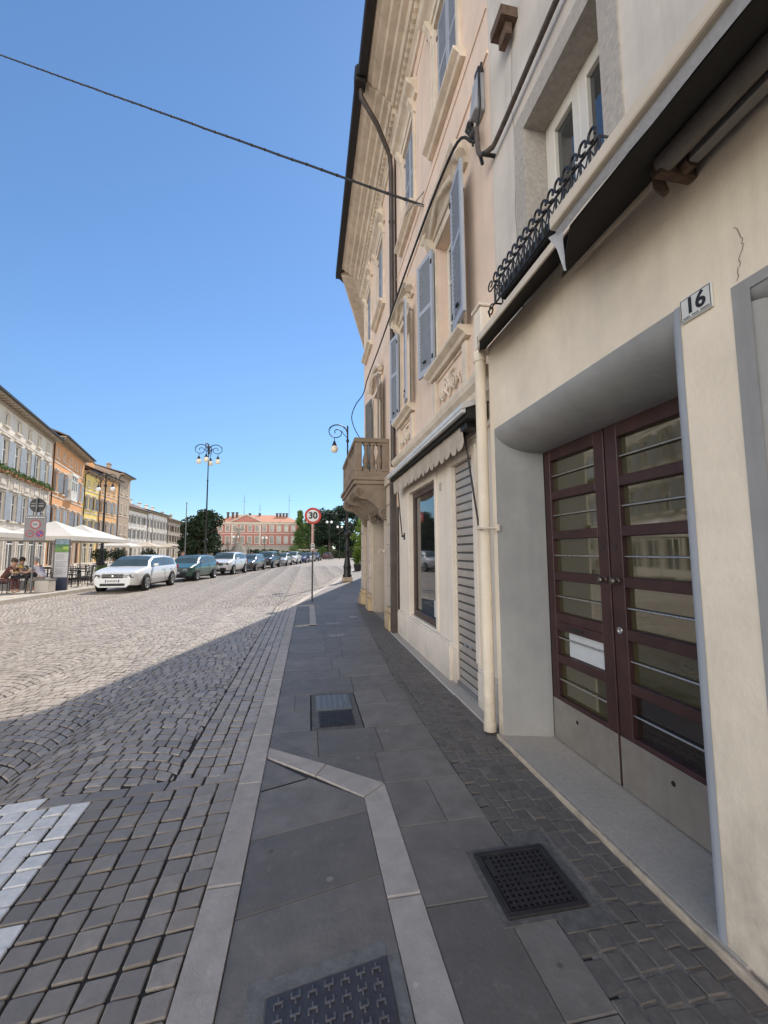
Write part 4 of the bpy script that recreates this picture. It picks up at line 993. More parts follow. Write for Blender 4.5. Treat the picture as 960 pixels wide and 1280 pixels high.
mb=MB(); mb.lathe((1.66,13.0,0),[(.14,0),(.15,.12),(.11,.26),(.05,.34),(0,.36)],12); mb.build('corner_guard_stone',m_bstone,cb)
mb=MB(); mb.box(1.62,1.74,8.13,8.26,0.01,3.06); mb.build('pipe_cover',m_brpipe,cb,bevel=.01)
mb=MB(); mb.tube([(1.60,8.9,1.62),(1.52,8.9,1.62),(1.50,8.9,1.55)],.02,8); mb.lathe((1.62,8.9,1.6),[(.05,0),(.03,.03),(0,.04)],8,axis=(-1,0,0)); mb.build('door_bell',m_portal,cb)
# balcony
bal=MB(); Y0,Y1,XF=8.86,12.02,.98
bal.box(XF-.07,1.74,Y0-.05,Y1+.05,3.14,3.23); bal.box(XF-.03,1.74,Y0-.02,Y1+.02,3.05,3.139); bal.box(XF,1.74,Y0,Y1,3.231,3.34)
bal.box(XF-.02,1.74,Y0-.02,Y0+.17,3.98,4.08); bal.box(XF-.02,1.74,Y1-.17,Y1+.02,3.98,4.08); bal.box(XF-.02,XF+.17,Y0+.171,Y1-.171,3.98,4.08)
for (x,y) in ((XF,Y0),(XF,Y1-.15),(XF,(Y0+Y1)/2-.075)): bal.box(x,x+.15,y,y+.15,3.34,3.98)
for y in (Y0,Y1-.15): bal.box(1.58,1.74,y,y+.15,3.34,3.98)
# coved underside
cov=[(1.74,2.45),(1.60,2.47),(1.50,2.55),(1.40,2.70),(1.25,2.84),(1.08,2.90),(1.0,2.97),(.99,3.05),(1.74,3.05)]
bal.prism(cov,lambda p,k: (p[0],Y0+.30 if k==0 else Y1-.30,p[1]))
bo=bal.build('balcony',m_bstone,cb,bevel=.012,seg=2)
def baluster(x,y):
    b=MB(); b.box(x-.06,x+.06,y-.06,y+.06,3.341,3.39); b.box(x-.06,x+.06,y-.06,y+.06,3.93,3.979)
    b.lathe((x,y,3.39),[(.045,0),(.05,.02),(.035,.05),(.06,.11),(.072,.18),(.055,.27),(.033,.36),(.03,.42),(.045,.47),(.04,.5),(.05,.54)],12)
    b.build('baluster',m_bstone,bo)
for k in range(3): baluster(XF+.075,0) if False else baluster(1.24+.15*k-.02,Y0+.075)
for k in range(3): baluster(1.24+.15*k-.02,Y1-.075)
yy=[Y0+.15+ (1.355-.0)*(k+.5)/6*1. for k in range(6)]
for k in range(6): baluster(XF+.075,Y0+.15+1.35*(k+.5)/6); baluster(XF+.075,(Y0+Y1)/2+.075+1.35*(k+.5)/6)
for y in (Y0+.02,(Y0+Y1)/2-.12,Y1-.26):
    b=MB(); pr=[(1.73,2.30),(1.62,2.29),(1.54,2.38),(1.50,2.50),(1.40,2.62),(1.26,2.72),(1.12,2.74),(1.02,2.80),(.97,2.90),(.98,3.0),(1.02,3.048),(1.73,3.048)]
    b.prism(pr,lambda p,k,y=y: (p[0],y if k==0 else y+.24,p[1]))
    for (x,z,r_) in ((1.07,2.88,.095),(1.62,2.42,.11)):
        for s in (0,1):
            pts=[]; yy=y-.008 if s==0 else y+.248
            for k in range(18): a=R(k*36); rr=r_*(1-k/19); pts.append((x+rr*math.cos(a),yy,z+rr*math.sin(a)))
            b.tube(pts,.016,6)
    b.build('corbel',m_bstone,bo,bevel=.01)
# iron arm and cable loop at the corner
# ---------------- cables and boxes on the facades
c=MB(); c.tube([FU.P(3.86,6.0,.10),FU.P(4.0,6.12,.20),FU.P(4.8,6.16,.24),FU.P(6.4,6.22,.24),FU.P(8.0,6.28,.22),FU.P(9.5,6.36,.2),FU.P(11.2,6.42,.2),FU.P(12.6,6.52,.14),FU.P(13.25,6.4,.30),FU.P(13.35,6.0,.42),FU.P(13.2,5.5,.30),FU.P(13.05,5.0,.02)],.016,6,sm=5)
c.build('facade_cable',m_cable,label='black cable strung along the shuttered facades to the balcony corner',cat='cable',loc=(1.7,4,6.2))
c=MB(); c.tube([FU.P(-2,5.66,.06),FU.P(1.2,5.60,.06),FU.P(2.42,5.56,.06),FU.P(3.30,5.50,.06),FU.P(3.46,5.50,.08),FU.P(3.60,5.58,.12),FU.P(3.66,5.75,.12),FU.P(3.72,6.0,.10),FU.P(3.84,6.05,.10)],.024,8,sm=5)
c.build('facade_cable',m_brcable,label='thick brown cable sagging across the grey wall above the window',cat='cable',loc=(1.7,2.4,5.6))
c=MB()
for k in range(6):
    pts=[FU.P(3.80+.06*math.cos(k*1.7+i*1.1)+.02*i,5.95+.05*i+.04*math.sin(k*2.1+i),.08+.03*math.sin(i*1.3+k)) for i in range(8)]
    c.tube(pts,.012,5)
c.tube([FU.P(3.52,5.5,.0),FU.P(3.52,5.5,.14)],.02,6); c.tube([FU.P(3.6,5.48,.10),FU.P(3.75,5.95,.1)],.018,6)
c.build('cable_knot',m_cable,label='tangle of black cables and clamps below the small grey box',cat='cable',loc=(1.7,3.8,5.9))
jb=empty('junction_box',(1.72,3.78,6.3),'small grey box on the peach wall above the tangled cables','box')
c=MB(); c.hexa([FU.P(3.70,6.22,0),FU.P(3.86,6.22,0),FU.P(3.86,6.22,.12),FU.P(3.70,6.22,.12),FU.P(3.70,6.66,0),FU.P(3.86,6.66,0),FU.P(3.86,6.66,.07),FU.P(3.70,6.66,.07)]); c.build('housing',m_gedge,jb,bevel=.01)
c=MB(); c.tube([FU.P(3.66,6.7,.05),FU.P(3.62,6.5,.10),FU.P(3.66,6.2,.08),FU.P(3.76,6.05,.08)],.014,6); c.fbox(FU,3.70,3.80,6.665,6.72,.01,.07); c.build('cable_entry',m_black,jb)
jb=empty('junction_box',(1.70,3.75,3.8),'cream box on the wall just over the downpipe, by the shop awning','box')
c=MB(); c.fbox(FU,3.68,3.86,3.62,4.02,0,.13); c.build('housing',m_shop,jb,bevel=.012); c=MB(); c.fbox(FU,3.665,3.875,4.021,4.05,0,.15); c.build('lid',m_shop,jb,bevel=.005)
c=MB(); c.fbox(FU,3.0,3.22,6.32,6.42,0,.16); c.fbox(FU,3.04,3.18,6.2,6.32,.04,.10)
c.build('wall_floodlight',m_rust,label='brown metal fixture on the grey wall at the top edge of the picture',cat='wall light',loc=(1.7,3.1,6.3))
# overhead cable
c=MB(); A=Vector(FU.P(6.02,7.16,0)); B=Vector((-9.,12.62,16.1)); pts=[]
B=A+(B-A)*2.1
for k in range(85):
    f=k/84; p=A.lerp(B,f); p.z-=.05*4*f*(1-f); p+=Vector((0,rnd.uniform(-.003,.003),rnd.uniform(-.004,.004))); pts.append(p)
c.tube(pts,.019,6)
for k in range(1,84,1):
    c.tube([pts[k]+Vector((.02,0,.002)),pts[k]-Vector((.02,0,-.002))],.025,6)
c.build('overhead_cable',m_cable,label='black cable crossing the blue sky above the street',cat='cable',loc=(1.7,6,7.1))
c=MB(); c.tube([FU.P(6.02,7.16,0),FU.P(6.02,7.16,.12)],.014,6); c.tube([FU.P(6.0,7.4,0),FU.P(6.4,7.3,.22)],.010,6); c.build('cable_anchor',m_metalm,shop)
# ================================================================== HOUSES ACROSS THE SQUARE
def plaster(name,col,streak=.25,stain=.25): return mat(name,col,.88,.06,.8,.15,20,stain=stain,streak=streak,staincol=tuple(c*.6 for c in col),bdist=.02)
h_shut=mat('house_shutter_blue',(.32,.34,.36),.6,.12,2); h_grey=mat('house_shutter_grey',(.20,.205,.205),.7,.15,2); h_brown=mat('house_shutter_brown',(.10,.07,.055),.7,.2,2)
h_white=mat('house_white_trim',(.68,.66,.61),.7,.08,2); h_stone=mat('house_stone_trim',(.60,.54,.46),.85,.15,2,stain=.3)
h_glass=mat('house_pane',(.045,.055,.065),.06,.4,.7,spec=.8); h_void=mat('shop_interior',(.012,.011,.010),.9,.5,1)
h_leaf=mat('planter_leaves',(.075,.13,.03),.7,.5,9)
def house(name,F,u0,u1,eave,wallm,rows,nb,label,over=.9,roofm=None,depth=11,shutm=None,ground='arch',chim=2,roofh=2.6,trim=None,cat='building',side=True,ends=(.5,.5)):
    trim=trim or h_stone; roofm=roofm or m_rooftile; shutm=shutm or h_grey
    o=empty(name,F.P((u0+u1)/2,0.1,0),label,cat)
    bw=(u1-u0-sum(ends))/nb; cs=[u0+ends[0]+bw*(k+.5) for k in range(nb)]
    holes=[]
    for (z,h,w_,st) in rows:
        for c in cs: holes.append((c-w_/2,c+w_/2,z,z+h,st))
    gw=min(bw-.7,2.0); gh=3.0
    g=[(c-gw/2,c+gw/2,.12,gh) for c in cs]
    mb=MB(); mb.wall(F,u0+.01,u1-.01,.1,eave,[h[:4] for h in holes]+g,depth=.22,back=1)
    mb.build('wall',[wallm,h_void],o,fix=False)
    if side:
        mb=MB()
        for u in (u0+.01,u1-.01): mb.poly([F.P(u,.1,0),F.P(u,eave,0),F.P(u,eave+roofh,-depth/2),F.P(u,eave,-depth),F.P(u,.1,-depth)])
        mb.poly([F.P(u0,.1,-depth),F.P(u1,.1,-depth),F.P(u1,eave,-depth),F.P(u0,eave,-depth)])
        mb.build('side_wall',wallm,o,fix=False)
    mb=MB(); e=.12
    a=over
    for (da,za,db,zb) in ((a,eave-.05,-depth/2,eave+roofh),(-depth-.5,eave-.05,-depth/2,eave+roofh)):
        mb.hexa([F.P(u0-.02,za,da),F.P(u1+.02,za,da),F.P(u1+.02,zb,db),F.P(u0-.02,zb,db),F.P(u0-.02,za+.16,da),F.P(u1+.02,za+.16,da),F.P(u1+.02,zb+.16,db),F.P(u0-.02,zb+.16,db)])
    rf=mb.build('roof',roofm,o)
    for k in range(chim):
        u=u0+(u1-u0)*(k+.6)/(chim+.3); d=-depth*.25; z=eave+roofh*.5
        c=MB(); c.fbox(F,u-.35,u+.35,z-.6,z+1.1,d-.3,d+.3,0); c.fbox(F,u-.42,u+.42,z+1.1,z+1.22,d-.37,d+.37,1); c.fbox(F,u-.25,u+.25,z+1.22,z+1.5,d-.2,d+.2,0); c.build('chimney',[wallm,roofm],rf)
    mb=MB(); mb.fbox(F,u0,u1,eave-.22,eave-.06,0,over*.92); mb.fbox(F,u0,u1,eave-.5,eave-.22,0,.18); n=int((u1-u0)/.7)
    for k in range(n): u=u0+.2+k*.7; mb.fbox(F,u,u+.14,eave-.36,eave-.221,.18,over*.85)
    mb.build('eaves',m_soffit,o)
    mb=MB(); mb.fbox(F,u0,u1,eave-.12,eave+.06,over+.001,over+.14); mb.tube([F.P(u0+.15,eave-.1,over*.9),F.P(u0+.15,eave-.7,.12),F.P(u0+.15,.3,.12)],.07,6); mb.build('gutter',m_gutter,o)
    zs=sorted(r[0] for r in rows)
    for z,t,d in [(3.75,.25,.10)]+[(z-.62,.15,.07) for z in zs[1:]]:
        mb=MB(); mb.fbox(F,u0+.02,u1-.02,z,z+t,0,d); mb.build('string_course',trim,o)
    for (a,b,z0,z1,st) in holes:
        w_=b-a; f=MB(); t=.14 if st!='small' else .09
        f.fbox(F,a-t,a-.002,z0,z1+t,0,.06); f.fbox(F,b+.002,b+t,z0,z1+t,0,.06); f.fbox(F,a-.001,b+.001,z1+.002,z1+t,0,.06); f.fbox(F,a-t-.1,b+t+.1,z0-.14,z0-.002,0,.18)
        if st in('shut','white','arch'): f.fbox(F,a-t-.12,b+t+.12,z1+t+.06,z1+t+.22,0,.22)
        f.fbox(F,a,a+.07,z0,z1,-.2,-.10,1); f.fbox(F,b-.07,b,z0,z1,-.2,-.10,1); f.fbox(F,a+.07,b-.07,z1-.07,z1,-.2,-.10,1); f.fbox(F,a+.07,b-.07,z0,z0+.07,-.2,-.10,1); f.fbox(F,(a+b)/2-.05,(a+b)/2+.05,z0+.07,z1-.07,-.19,-.09,1)
        if z1-z0>1.4: f.fbox(F,a+.07,b-.07,z0+(z1-z0)*.62,z0+(z1-z0)*.62+.06,-.188,-.095,1)
        wo=f.build('window',[trim,h_white],o)
        p=MB(); p.poly([F.P(a+.05,z0+.05,-.15),F.P(b-.05,z0+.05,-.15),F.P(b-.05,z1-.05,-.15),F.P(a+.05,z1-.05,-.15)]); p.build('pane',h_glass,wo)
        if st in('shut','white'):
            for s in (-1,1):
                m2=MB(); x=a if s<0 else b; ang=R(rnd.choice((8,12,20,40) if st=='shut' else (5,8,12,16))); c_,s_=math.cos(ang),math.sin(ang); L=w_/2
                def Q(l,z,t): return F.P(x+s*(l*c_+.02)-s*t*s_*0, z, .07+l*s_+t)
                m2.hexa([Q(0,z0,0),Q(L,z0,0),Q(L,z0,.05),Q(0,z0,.05),Q(0,z1,0),Q(L,z1,0),Q(L,z1,.05),Q(0,z1,.05)]); m2.build('shutter',shutm,wo)
    for (a,b,z0,z1) in g:
        f=MB(); t=.16
        f.fbox(F,a-t,a-.002,.1,gh+t,0,.08); f.fbox(F,b+.002,b+t,.1,gh+t,0,.08); f.fbox(F,a-.001,b+.001,gh+.002,gh+t,0,.08)
        f.fbox(F,a,a+.09,.12,gh,-.18,-.08,1); f.fbox(F,b-.09,b,.12,gh,-.18,-.08,1); f.fbox(F,a+.09,b-.09,gh-.6,gh-.5,-.18,-.08,1); f.fbox(F,(a+b)/2-.06,(a+b)/2+.06,.12,gh-.6,-.17,-.07,1)
        d_=f.build('shop_door',[trim,h_white if rnd.random()<.6 else h_brown],o)
        p=MB(); p.poly([F.P(a+.05,.12,-.14),F.P(b-.05,.12,-.14),F.P(b-.05,gh,-.14),F.P(a+.05,gh,-.14)]); p.build('pane',h_glass,d_)
    return o
Ud=(-math.sin(R(14.04)),math.cos(R(14.04))); FH=FR(-23.5,30,*Ud,Ud[1],-Ud[0])
Ud2=(-math.sin(R(5)),math.cos(R(5))); FH2=FR(-33.1,68.4,*Ud2,Ud2[1],-Ud2[0])
FW=FR(-36.7,92,-.042,.999,.999,.042)
house('terraced_house',FH,-20,3.9,14.4,plaster('house_beige',(.58,.50,.40)),[(4.5,2.3,1.25,'white'),(8.4,2.3,1.2,'shut'),(12.,1.2,.95,'small')],9,'beige terraced house at the near end of the row, beyond the left picture edge',shutm=h_grey,chim=3)
h1=house('terraced_house',FH,4,24.4,14.8,plaster('house_pale_stone',(.70,.63,.53),.4,.4),[(4.5,2.5,1.35,'white'),(9.1,2.5,1.35,'white'),(12.75,1.15,.95,'small')],7,'pale stone terraced house with bluish shutters and green window boxes',shutm=h_shut,chim=2)
mb=MB()
for k in range(7):
    c=4.5+(24.4-5.)/7*(k+.5); 
    for i in range(170):
        a=Vector(FH.P(c+rnd.uniform(-1.35,1.35),8.85+rnd.gauss(0,.16),.25+rnd.uniform(-.12,.28))); d=Vector((rnd.gauss(0,1),rnd.gauss(0,1),rnd.gauss(0,1))).normalized()*.10; e=d.cross(Vector((rnd.gauss(0,1),1,0))).normalized()*.08
        mb.poly([a-d,a+e,a+d,a-e])
bx=MB()
for k in range(7):
    c=4.5+(24.4-5.)/7*(k+.5); bx.fbox(FH,c-1.3,c+1.3,8.55,8.8,.19,.42)
bo=bx.build('window_box',m_terra,h1); mb.build('leaves',h_leaf,bo,fix=False)
# carved stone panels between floors
mb=MB()
for k in range(7):
    c=4.5+(24.4-5.)/7*(k+.5); mb.fbox(FH,c-.8,c+.8,7.45,8.2,0,.09); mb.fbox(FH,c-.55,c+.55,7.6,8.05,.09,.16)
    for s in(-1.15,1.15): mb.fbox(FH,c+s-.12,c+s+.12,7.3,8.4,0,.14)
mb.build('carved_panel',h_stone,h1)
h2=house('terraced_house',FH,24.5,39.6,15.4,plaster('house_orange',(.70,.35,.155)),[(4.5,2.5,1.2,'shut'),(8.9,2.4,1.15,'shut'),(13.0,1.1,.8,'small')],5,'orange terraced house with a white glazed bay and wide eaves',shutm=h_shut,over=1.3,chim=2,trim=h_stone)
mb=MB(); c=32.0; mb.fbox(FH,c-1.5,c+1.5,8.4,8.7,0,.7); mb.fbox(FH,c-1.5,c+1.5,11.6,11.9,0,.75)
for u in (-1.45,-.5,.4,1.33): mb.fbox(FH,c+u,c+u+.12,8.7,11.6,.1,.66)
for z in (9.6,10.9): mb.fbox(FH,c-1.45,c+1.45,z,z+.1,.1,.655)
mb.fbox(FH,c-1.45,c+1.45,8.7,9.6,.1,.6)
bw_=mb.build('glazed_bay',h_white,h2); p=MB(); p.fbox(FH,c-1.4,c+1.4,9.65,11.6,.05,.58); p.build('pane',h_glass,bw_)
house('terraced_house',FH2,.1,5.8,14.0,plaster('house_yellow',(.80,.60,.20)),[(4.6,1.9,1.0,'shut'),(8.2,1.9,1.0,'shut'),(11.6,1.0,.75,'small')],2,'yellow terraced house with grey shutters',shutm=h_grey,chim=1)
house('terraced_house',FH2,5.9,14.5,14.5,plaster('house_apricot',(.72,.40,.17)),[(4.7,1.9,1.0,'shut'),(8.3,1.9,1.0,'shut'),(11.7,1.2,.8,'small')],3,'apricot terraced house between the yellow house and the tan end house',shutm=h_shut,chim=1)
house('terraced_house',FH2,14.6,21.2,16.2,plaster('house_tan',(.38,.29,.215)),[(5.0,1.7,.8,'plain'),(9.0,1.7,.8,'plain'),(12.6,1.2,.8,'small')],2,'tall tan house at the end of the coloured row',shutm=h_brown,chim=1,roofh=1.8)
house('town_house',FW,0,13.5,10.9,plaster('house_white',(.80,.79,.76)),[(4.6,1.9,1.0,'shut'),(7.8,1.6,1.0,'shut')],5,'white town house with a dark roof, first of the pale houses beyond the tan one',shutm=h_grey,chim=3,roofh=3.0)
house('town_house',FW,13.6,30,11.4,plaster('house_offwhite',(.76,.74,.70)),[(4.6,1.8,1.0,'shut'),(7.6,1.8,1.0,'shut')],6,'long off-white town house in the middle of the pale row',shutm=h_grey,chim=3,roofh=1.6)
house('town_house',FW,30.1,50,10.6,plaster('house_greybeige',(.48,.43,.36)),[(4.6,1.7,1.0,'shut'),(7.4,1.6,1.0,'shut')],7,'grey beige town house at the far end of the pale row',shutm=h_brown,chim=2,roofh=2.2)

# ---------------- red palace with pediment at the end of the square
pal=empty('palace',(-15,130,0.1),'long red palace with pediment and orange tiled roof across the end of the square','building')
FP=FR(-27.2,130,1,0.0,0,-1)
m_pal=plaster('palace_red',(.42,.185,.15),.2,.2); m_palst=plaster('palace_base_stone',(.46,.42,.37),.3,.4)
W=24.; cs=[1.4+ (W-2.8)*k/10 for k in range(11)]
holes=[(c-.5,c+.5,z,z+h) for c in cs for z,h in ((4.2,2.0),(7.8,1.6))]
mb=MB(); mb.wall(FP,0,W,3.4,10.3,holes,depth=.2,back=1); 
mb.build('wall',[m_pal,h_void],pal,fix=False)
mb=MB(); mb.wall(FP,-.2,W+.2,0,3.4,[(c-.6,c+.6,.1,2.4) for c in cs],d=.15,depth=.4,back=1); mb.fbox(FP,-.3,W+.3,3.3,3.6,0,.4); mb.build('base',[m_palst,h_void],pal,fix=False)
mb=MB(); mb.poly([FP.P(0,0,0),FP.P(0,10.3,0),FP.P(0,10.3,-14),FP.P(0,0,-14)]); mb.poly([FP.P(W,0,0),FP.P(W,10.3,0),FP.P(W,10.3,-14),FP.P(W,0,-14)]); mb.build('side_wall',m_pal,pal,fix=False)
for a,b,z0,z1 in holes:
    f=MB(); t=.2; f.fbox(FP,a-t,a,z0,z1+t,0,.08); f.fbox(FP,b,b+t,z0,z1+t,0,.08); f.fbox(FP,a,b,z1,z1+t,0,.08); f.fbox(FP,a-t,b+t,z0-.2,z0,0,.12); f.fbox(FP,a,b,z0,z1,-.15,-.1,1); f.build('window',[h_stone,m_curtain],pal)
mb=MB(); mb.fbox(FP,-.5,W+.5,10.0,10.5,0,.5); mb.fbox(FP,-.1,W+.1,9.7,10.0,0,.15); mb.fbox(FP,-.05,W+.05,7.0,7.2,0,.1)
for u in (4.8,12.9): mb.fbox(FP,u-.2,u+.2,3.6,9.9,0,.25)
# pediment
a,b,c=FP.P(4.5,10.5,.5),FP.P(13.2,10.5,.5),FP.P(8.85,12.6,.5)
def bar(p,q,th=.35,dp=.5):
    p,q=Vector(p),Vector(q); mb.hexa([p,q,q+Vector((0,0,th)),p+Vector((0,0,th)),p+Vector((0,dp,0)),q+Vector((0,dp,0)),q+Vector((0,dp,th)),p+Vector((0,dp,th))])
bar(a,c); bar(c,b); mb.build('cornice',h_stone,pal)
mb=MB(); mb.poly([FP.P(4.6,10.5,.2),FP.P(13.1,10.5,.2),FP.P(8.85,12.5,.2)]); mb.build('pediment',m_pal,pal)
mb=MB(); e=.7; P=FP.P
mb.poly([P(-e,10.5,e),P(W+e,10.5,e),P(W-4.5,13.2,-6.5),P(4.5,13.2,-6.5)]); mb.poly([P(-e,10.5,e),P(4.5,13.2,-6.5),P(-e,10.5,-14.5)]); mb.poly([P(W+e,10.5,e),P(W-4.5,13.2,-6.5),P(W+e,10.5,-14.5)]); mb.poly([P(-e,10.5,-14.5),P(W+e,10.5,-14.5),P(W-4.5,13.2,-6.5),P(4.5,13.2,-6.5)])
mb.poly([P(4.4,10.6,.6),P(8.85,12.95,.6),P(8.85,12.95,-5.5)]); mb.poly([P(13.3,10.6,.6),P(8.85,12.95,.6),P(8.85,12.95,-5.5)])
rf=mb.build('roof',mat('palace_tile',(.50,.235,.15),.85,.2,3,.4,5,bdist=.05),pal,fix=False)
for u,d in ((3,-3),(4.4,-3),(5.6,-3),(9,-6),(12,-6),(17.4,-4.5),(18.4,-4.5),(19.4,-4.5),(20.4,-4.5)):
    c=MB(); c.fbox(FP,u-.3,u+.3,11.6,13.5,d-.3,d+.3); c.fbox(FP,u-.42,u+.42,13.5,13.7,d-.4,d+.4); c.build('chimney',mat('chimney_dark',(.08,.06,.055),.9,.3),rf)
for u,h in ((7.2,19.5),(12,17),(21,20)):
    c=MB(); c.tube([P(u,12,-6),P(u,h,-6)],[.09,.04],6); c.tube([P(u-.5,h-2,-6),P(u+.5,h-2,-6)],.04,5); c.tube([P(u-.3,h-1,-6),P(u+.3,h-1,-6)],.04,5); c.build('antenna_mast',m_pole,rf)
mb=MB(); mb.wall(FP,W+.3,W+5,0,5.4,[(W+1.2,W+2.2,1,4),(W+3.2,W+4.2,1,4)],d=.2,depth=.3,back=1); mb.build('side_wing',[m_pal,h_void],pal,fix=False)
mb=MB(); mb.fbox(FP,W+.2,W+5.1,5.4,5.7,0,.3); mb.fbox(FP,W+.2,W+5.1,6.3,6.5,0,.25)
for k in range(16): mb.fbox(FP,W+.3+k*.3,W+.42+k*.3,5.7,6.3,.05,.2)
mb.build('roof_balustrade',m_palst,pal)
# terrace wall and hedge fronts
mb=MB(); mb.box(-9,22,112,112.6,0,2.1); mb.box(-9.1,22.1,111.9,112.7,2.1,2.3); mb.build('terrace_wall',m_palst,label='low stone terrace wall behind the hedges right of the palace',cat='wall',loc=(5,112,0))

# ================================================================== TREES AND HEDGES
def leafmat(name,col): return mat(name,col,.65,.45,1.3,spec=.3)
lf_dark=leafmat('leaves_dark',(.022,.038,.016)); lf_mid=leafmat('leaves_mid',(.09,.155,.035)); lf_bright=leafmat('leaves_bright',(.115,.19,.025)); lf_con=leafmat('leaves_cedar',(.02,.038,.022)); lf_hedge=leafmat('leaves_hedge',(.05,.085,.025))
def leaves(mb,c,rx,ry,rz,n,s):
    for i in range(n):
        v=Vector((rnd.gauss(0,1),rnd.gauss(0,1),rnd.gauss(0,1))); v.normalize(); v*=rnd.random()**.42
        p=Vector((c[0]+v.x*rx,c[1]+v.y*ry,c[2]+v.z*rz)); d=Vector((rnd.gauss(0,1),rnd.gauss(0,1),rnd.gauss(0,.7))).normalized()*s*rnd.uniform(.6,1.2); e=d.cross(Vector((rnd.gauss(0,1),rnd.gauss(0,1),rnd.gauss(0,1)))).normalized()*s*.6
        mb.poly([p-d,p+e,p+d,p-e])
def tree(name,x,y,h,r,lm,label,cb=.25,n=2600,s=.22,shape='round',group=None):
    o=empty(name,(x,y,0.05),label,'tree',group)
    t=MB(); t.tube([(x,y,0),(x+.05,y,h*.3),(x-.1,y+.1,h*.6),(x,y,h*.85)],[r*.10,r*.08,r*.05,r*.02],8)
    for k in range(6):
        a=k*1.1+rnd.random(); z=h*rnd.uniform(.3,.6); t.tube([(x,y,z),(x+math.cos(a)*r*.4,y+math.sin(a)*r*.4,z+h*.12),(x+math.cos(a)*r*.75,y+math.sin(a)*r*.75,z+h*.2)],[r*.045,r*.03,r*.012],6)
    t.build('trunk',m_trunk,o)
    c=MB(); m=20 if shape!='tall' else 26
    for k in range(m):
        f=(k+.5)/m
        if shape=='round':
            a=rnd.uniform(0,6.28); q=rnd.random()**.5; zz=rnd.uniform(-1,1); rr=r*.72*q*math.sqrt(max(.05,1-zz*zz*.8)); cz=h*(cb+1)/2+zz*h*(1-cb)/2*.78
            b=r*rnd.uniform(.28,.46)
        elif shape=='tall':
            a=rnd.uniform(0,6.28); cz=h*(cb+(1-cb)*f*.97); rr=r*.6*(1-f)**.7*rnd.uniform(.4,1); b=r*(.25+.3*(1-f))
        else: # cedar, layered
            a=k*2.4; lay=int(f*6); cz=h*(cb+(1-cb)*(lay+.5)/6); rr=r*(1-.75*f)*rnd.uniform(.3,.85); b=r*.33*(1-.5*f)
        leaves(c,(x+rr*math.cos(a),y+rr*math.sin(a),cz),b,b,b*(.75 if shape!='cedar' else .4),n//m,s)
    c.build('crown',lm,o,fix=False)
    return o
tree('broadleaf_tree',-17.0,70,9.0,3.7,lf_dark,'dense dark tree left of the red palace, behind the tall lamp',cb=.02,n=8000,s=.24)
tree('broadleaf_tree',-17.2,77,7.2,2.6,lf_dark,'smaller dark tree beside the dense one, in front of the palace',cb=.02,n=5000,s=.22)
tree('poplar_tree',-2.4,118,13.2,2.8,lf_mid,'tall loose tree right behind the speed limit sign',cb=.2,n=2600,s=.3,shape='tall')
tree('poplar_tree',.4,122,13.8,3.0,lf_mid,'second tall loose tree, just right of the one behind the speed sign',cb=.15,n=2600,s=.3,shape='tall')
tree('cedar_tree',5.2,104,12.5,5.2,lf_con,'big dark cedar behind the hedges at the far end of the street',cb=.03,n=7500,s=.3)
tree('cedar_tree',9.8,110,14.6,5.0,lf_con,'tallest dark cedar, partly hidden by the street lamp',cb=.05,n=8000,s=.32)
tree('broadleaf_tree',2.6,128,12.5,5.5,lf_mid,'broad mid green tree behind the two tall loose trees',cb=.05,n=5200,s=.34)
tree('broadleaf_tree',16.5,120,13.0,6.0,lf_dark,'broad dark tree at the far right behind the bright lime trees',cb=.02,n=6500,s=.34)
tree('broadleaf_tree',-30.5,134,8.0,4.5,lf_dark,'low dark tree at the left end of the palace',cb=.02,n=4500,s=.3)
tree('lime_tree',11.0,84,8.6,3.0,lf_bright,'bright green tree between the street lamp and the corner building',cb=.12,n=4200,s=.2)
tree('lime_tree',13.0,92,10.5,3.2,lf_bright,'taller bright green tree behind the other, at the edge of the corner building',cb=.12,n=3600,s=.22)
tree('lime_tree',10.4,72,5.2,1.7,lf_bright,'small bright green tree by the parked motorcycle',cb=.1,n=2200,s=.16)
def hedge(x0,x1,y,h,label,lm=lf_hedge,d=1.2,n=None):
    o=empty('hedge',((x0+x1)/2,y,0.05),label,'hedge'); mb=MB(); L=x1-x0; n=n or int(L*120)
    for i in range(n):
        p=Vector((rnd.uniform(x0,x1),y+rnd.uniform(-d/2,d/2),h*rnd.random()**.6+rnd.uniform(-.12,.12)*math.sin(i))); dd=Vector((rnd.gauss(0,1),rnd.gauss(0,1),rnd.gauss(0,1))).normalized()*.2; e=dd.cross(Vector((0,rnd.gauss(0,1),1))).normalized()*.14
        mb.poly([p-dd,p+e,p+dd,p-e])
    mb.build('foliage',lm,o,fix=False)
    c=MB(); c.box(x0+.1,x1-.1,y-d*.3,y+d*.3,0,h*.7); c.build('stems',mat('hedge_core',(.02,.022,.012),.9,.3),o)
hedge(-13.5,-7.2,108,2.0,'long clipped hedge in front of the palace base'); hedge(-6.6,.5,106,1.8,'clipped hedge below the speed sign'); hedge(9.5,21,103,2.6,'tall hedge behind the bright lime trees at the far right'); hedge(2,9,100,1.7,'hedge in front of the terrace wall by the far cars')
hedge(-24,-9.5,84,1.9,'dark hedge under the dense dark trees behind the parked cars',lm=lf_dark)
hedge(-1.5,6.5,113.8,3.7,'pale green hedge on top of the terrace wall',lm=leafmat('leaves_pale',(.13,.17,.045)))
def shrub(x,y,h,r,label):
    o=empty('shrub',(x,y,.05),label,'shrub'); mb=MB(); leaves(mb,(x,y,h*.55),r,r,h*.5,700,.16); mb.build('foliage',lf_mid,o,fix=False)
    t=MB(); t.tube([(x,y,0),(x,y,h*.6)],.05,5); t.build('stem',m_trunk,o)
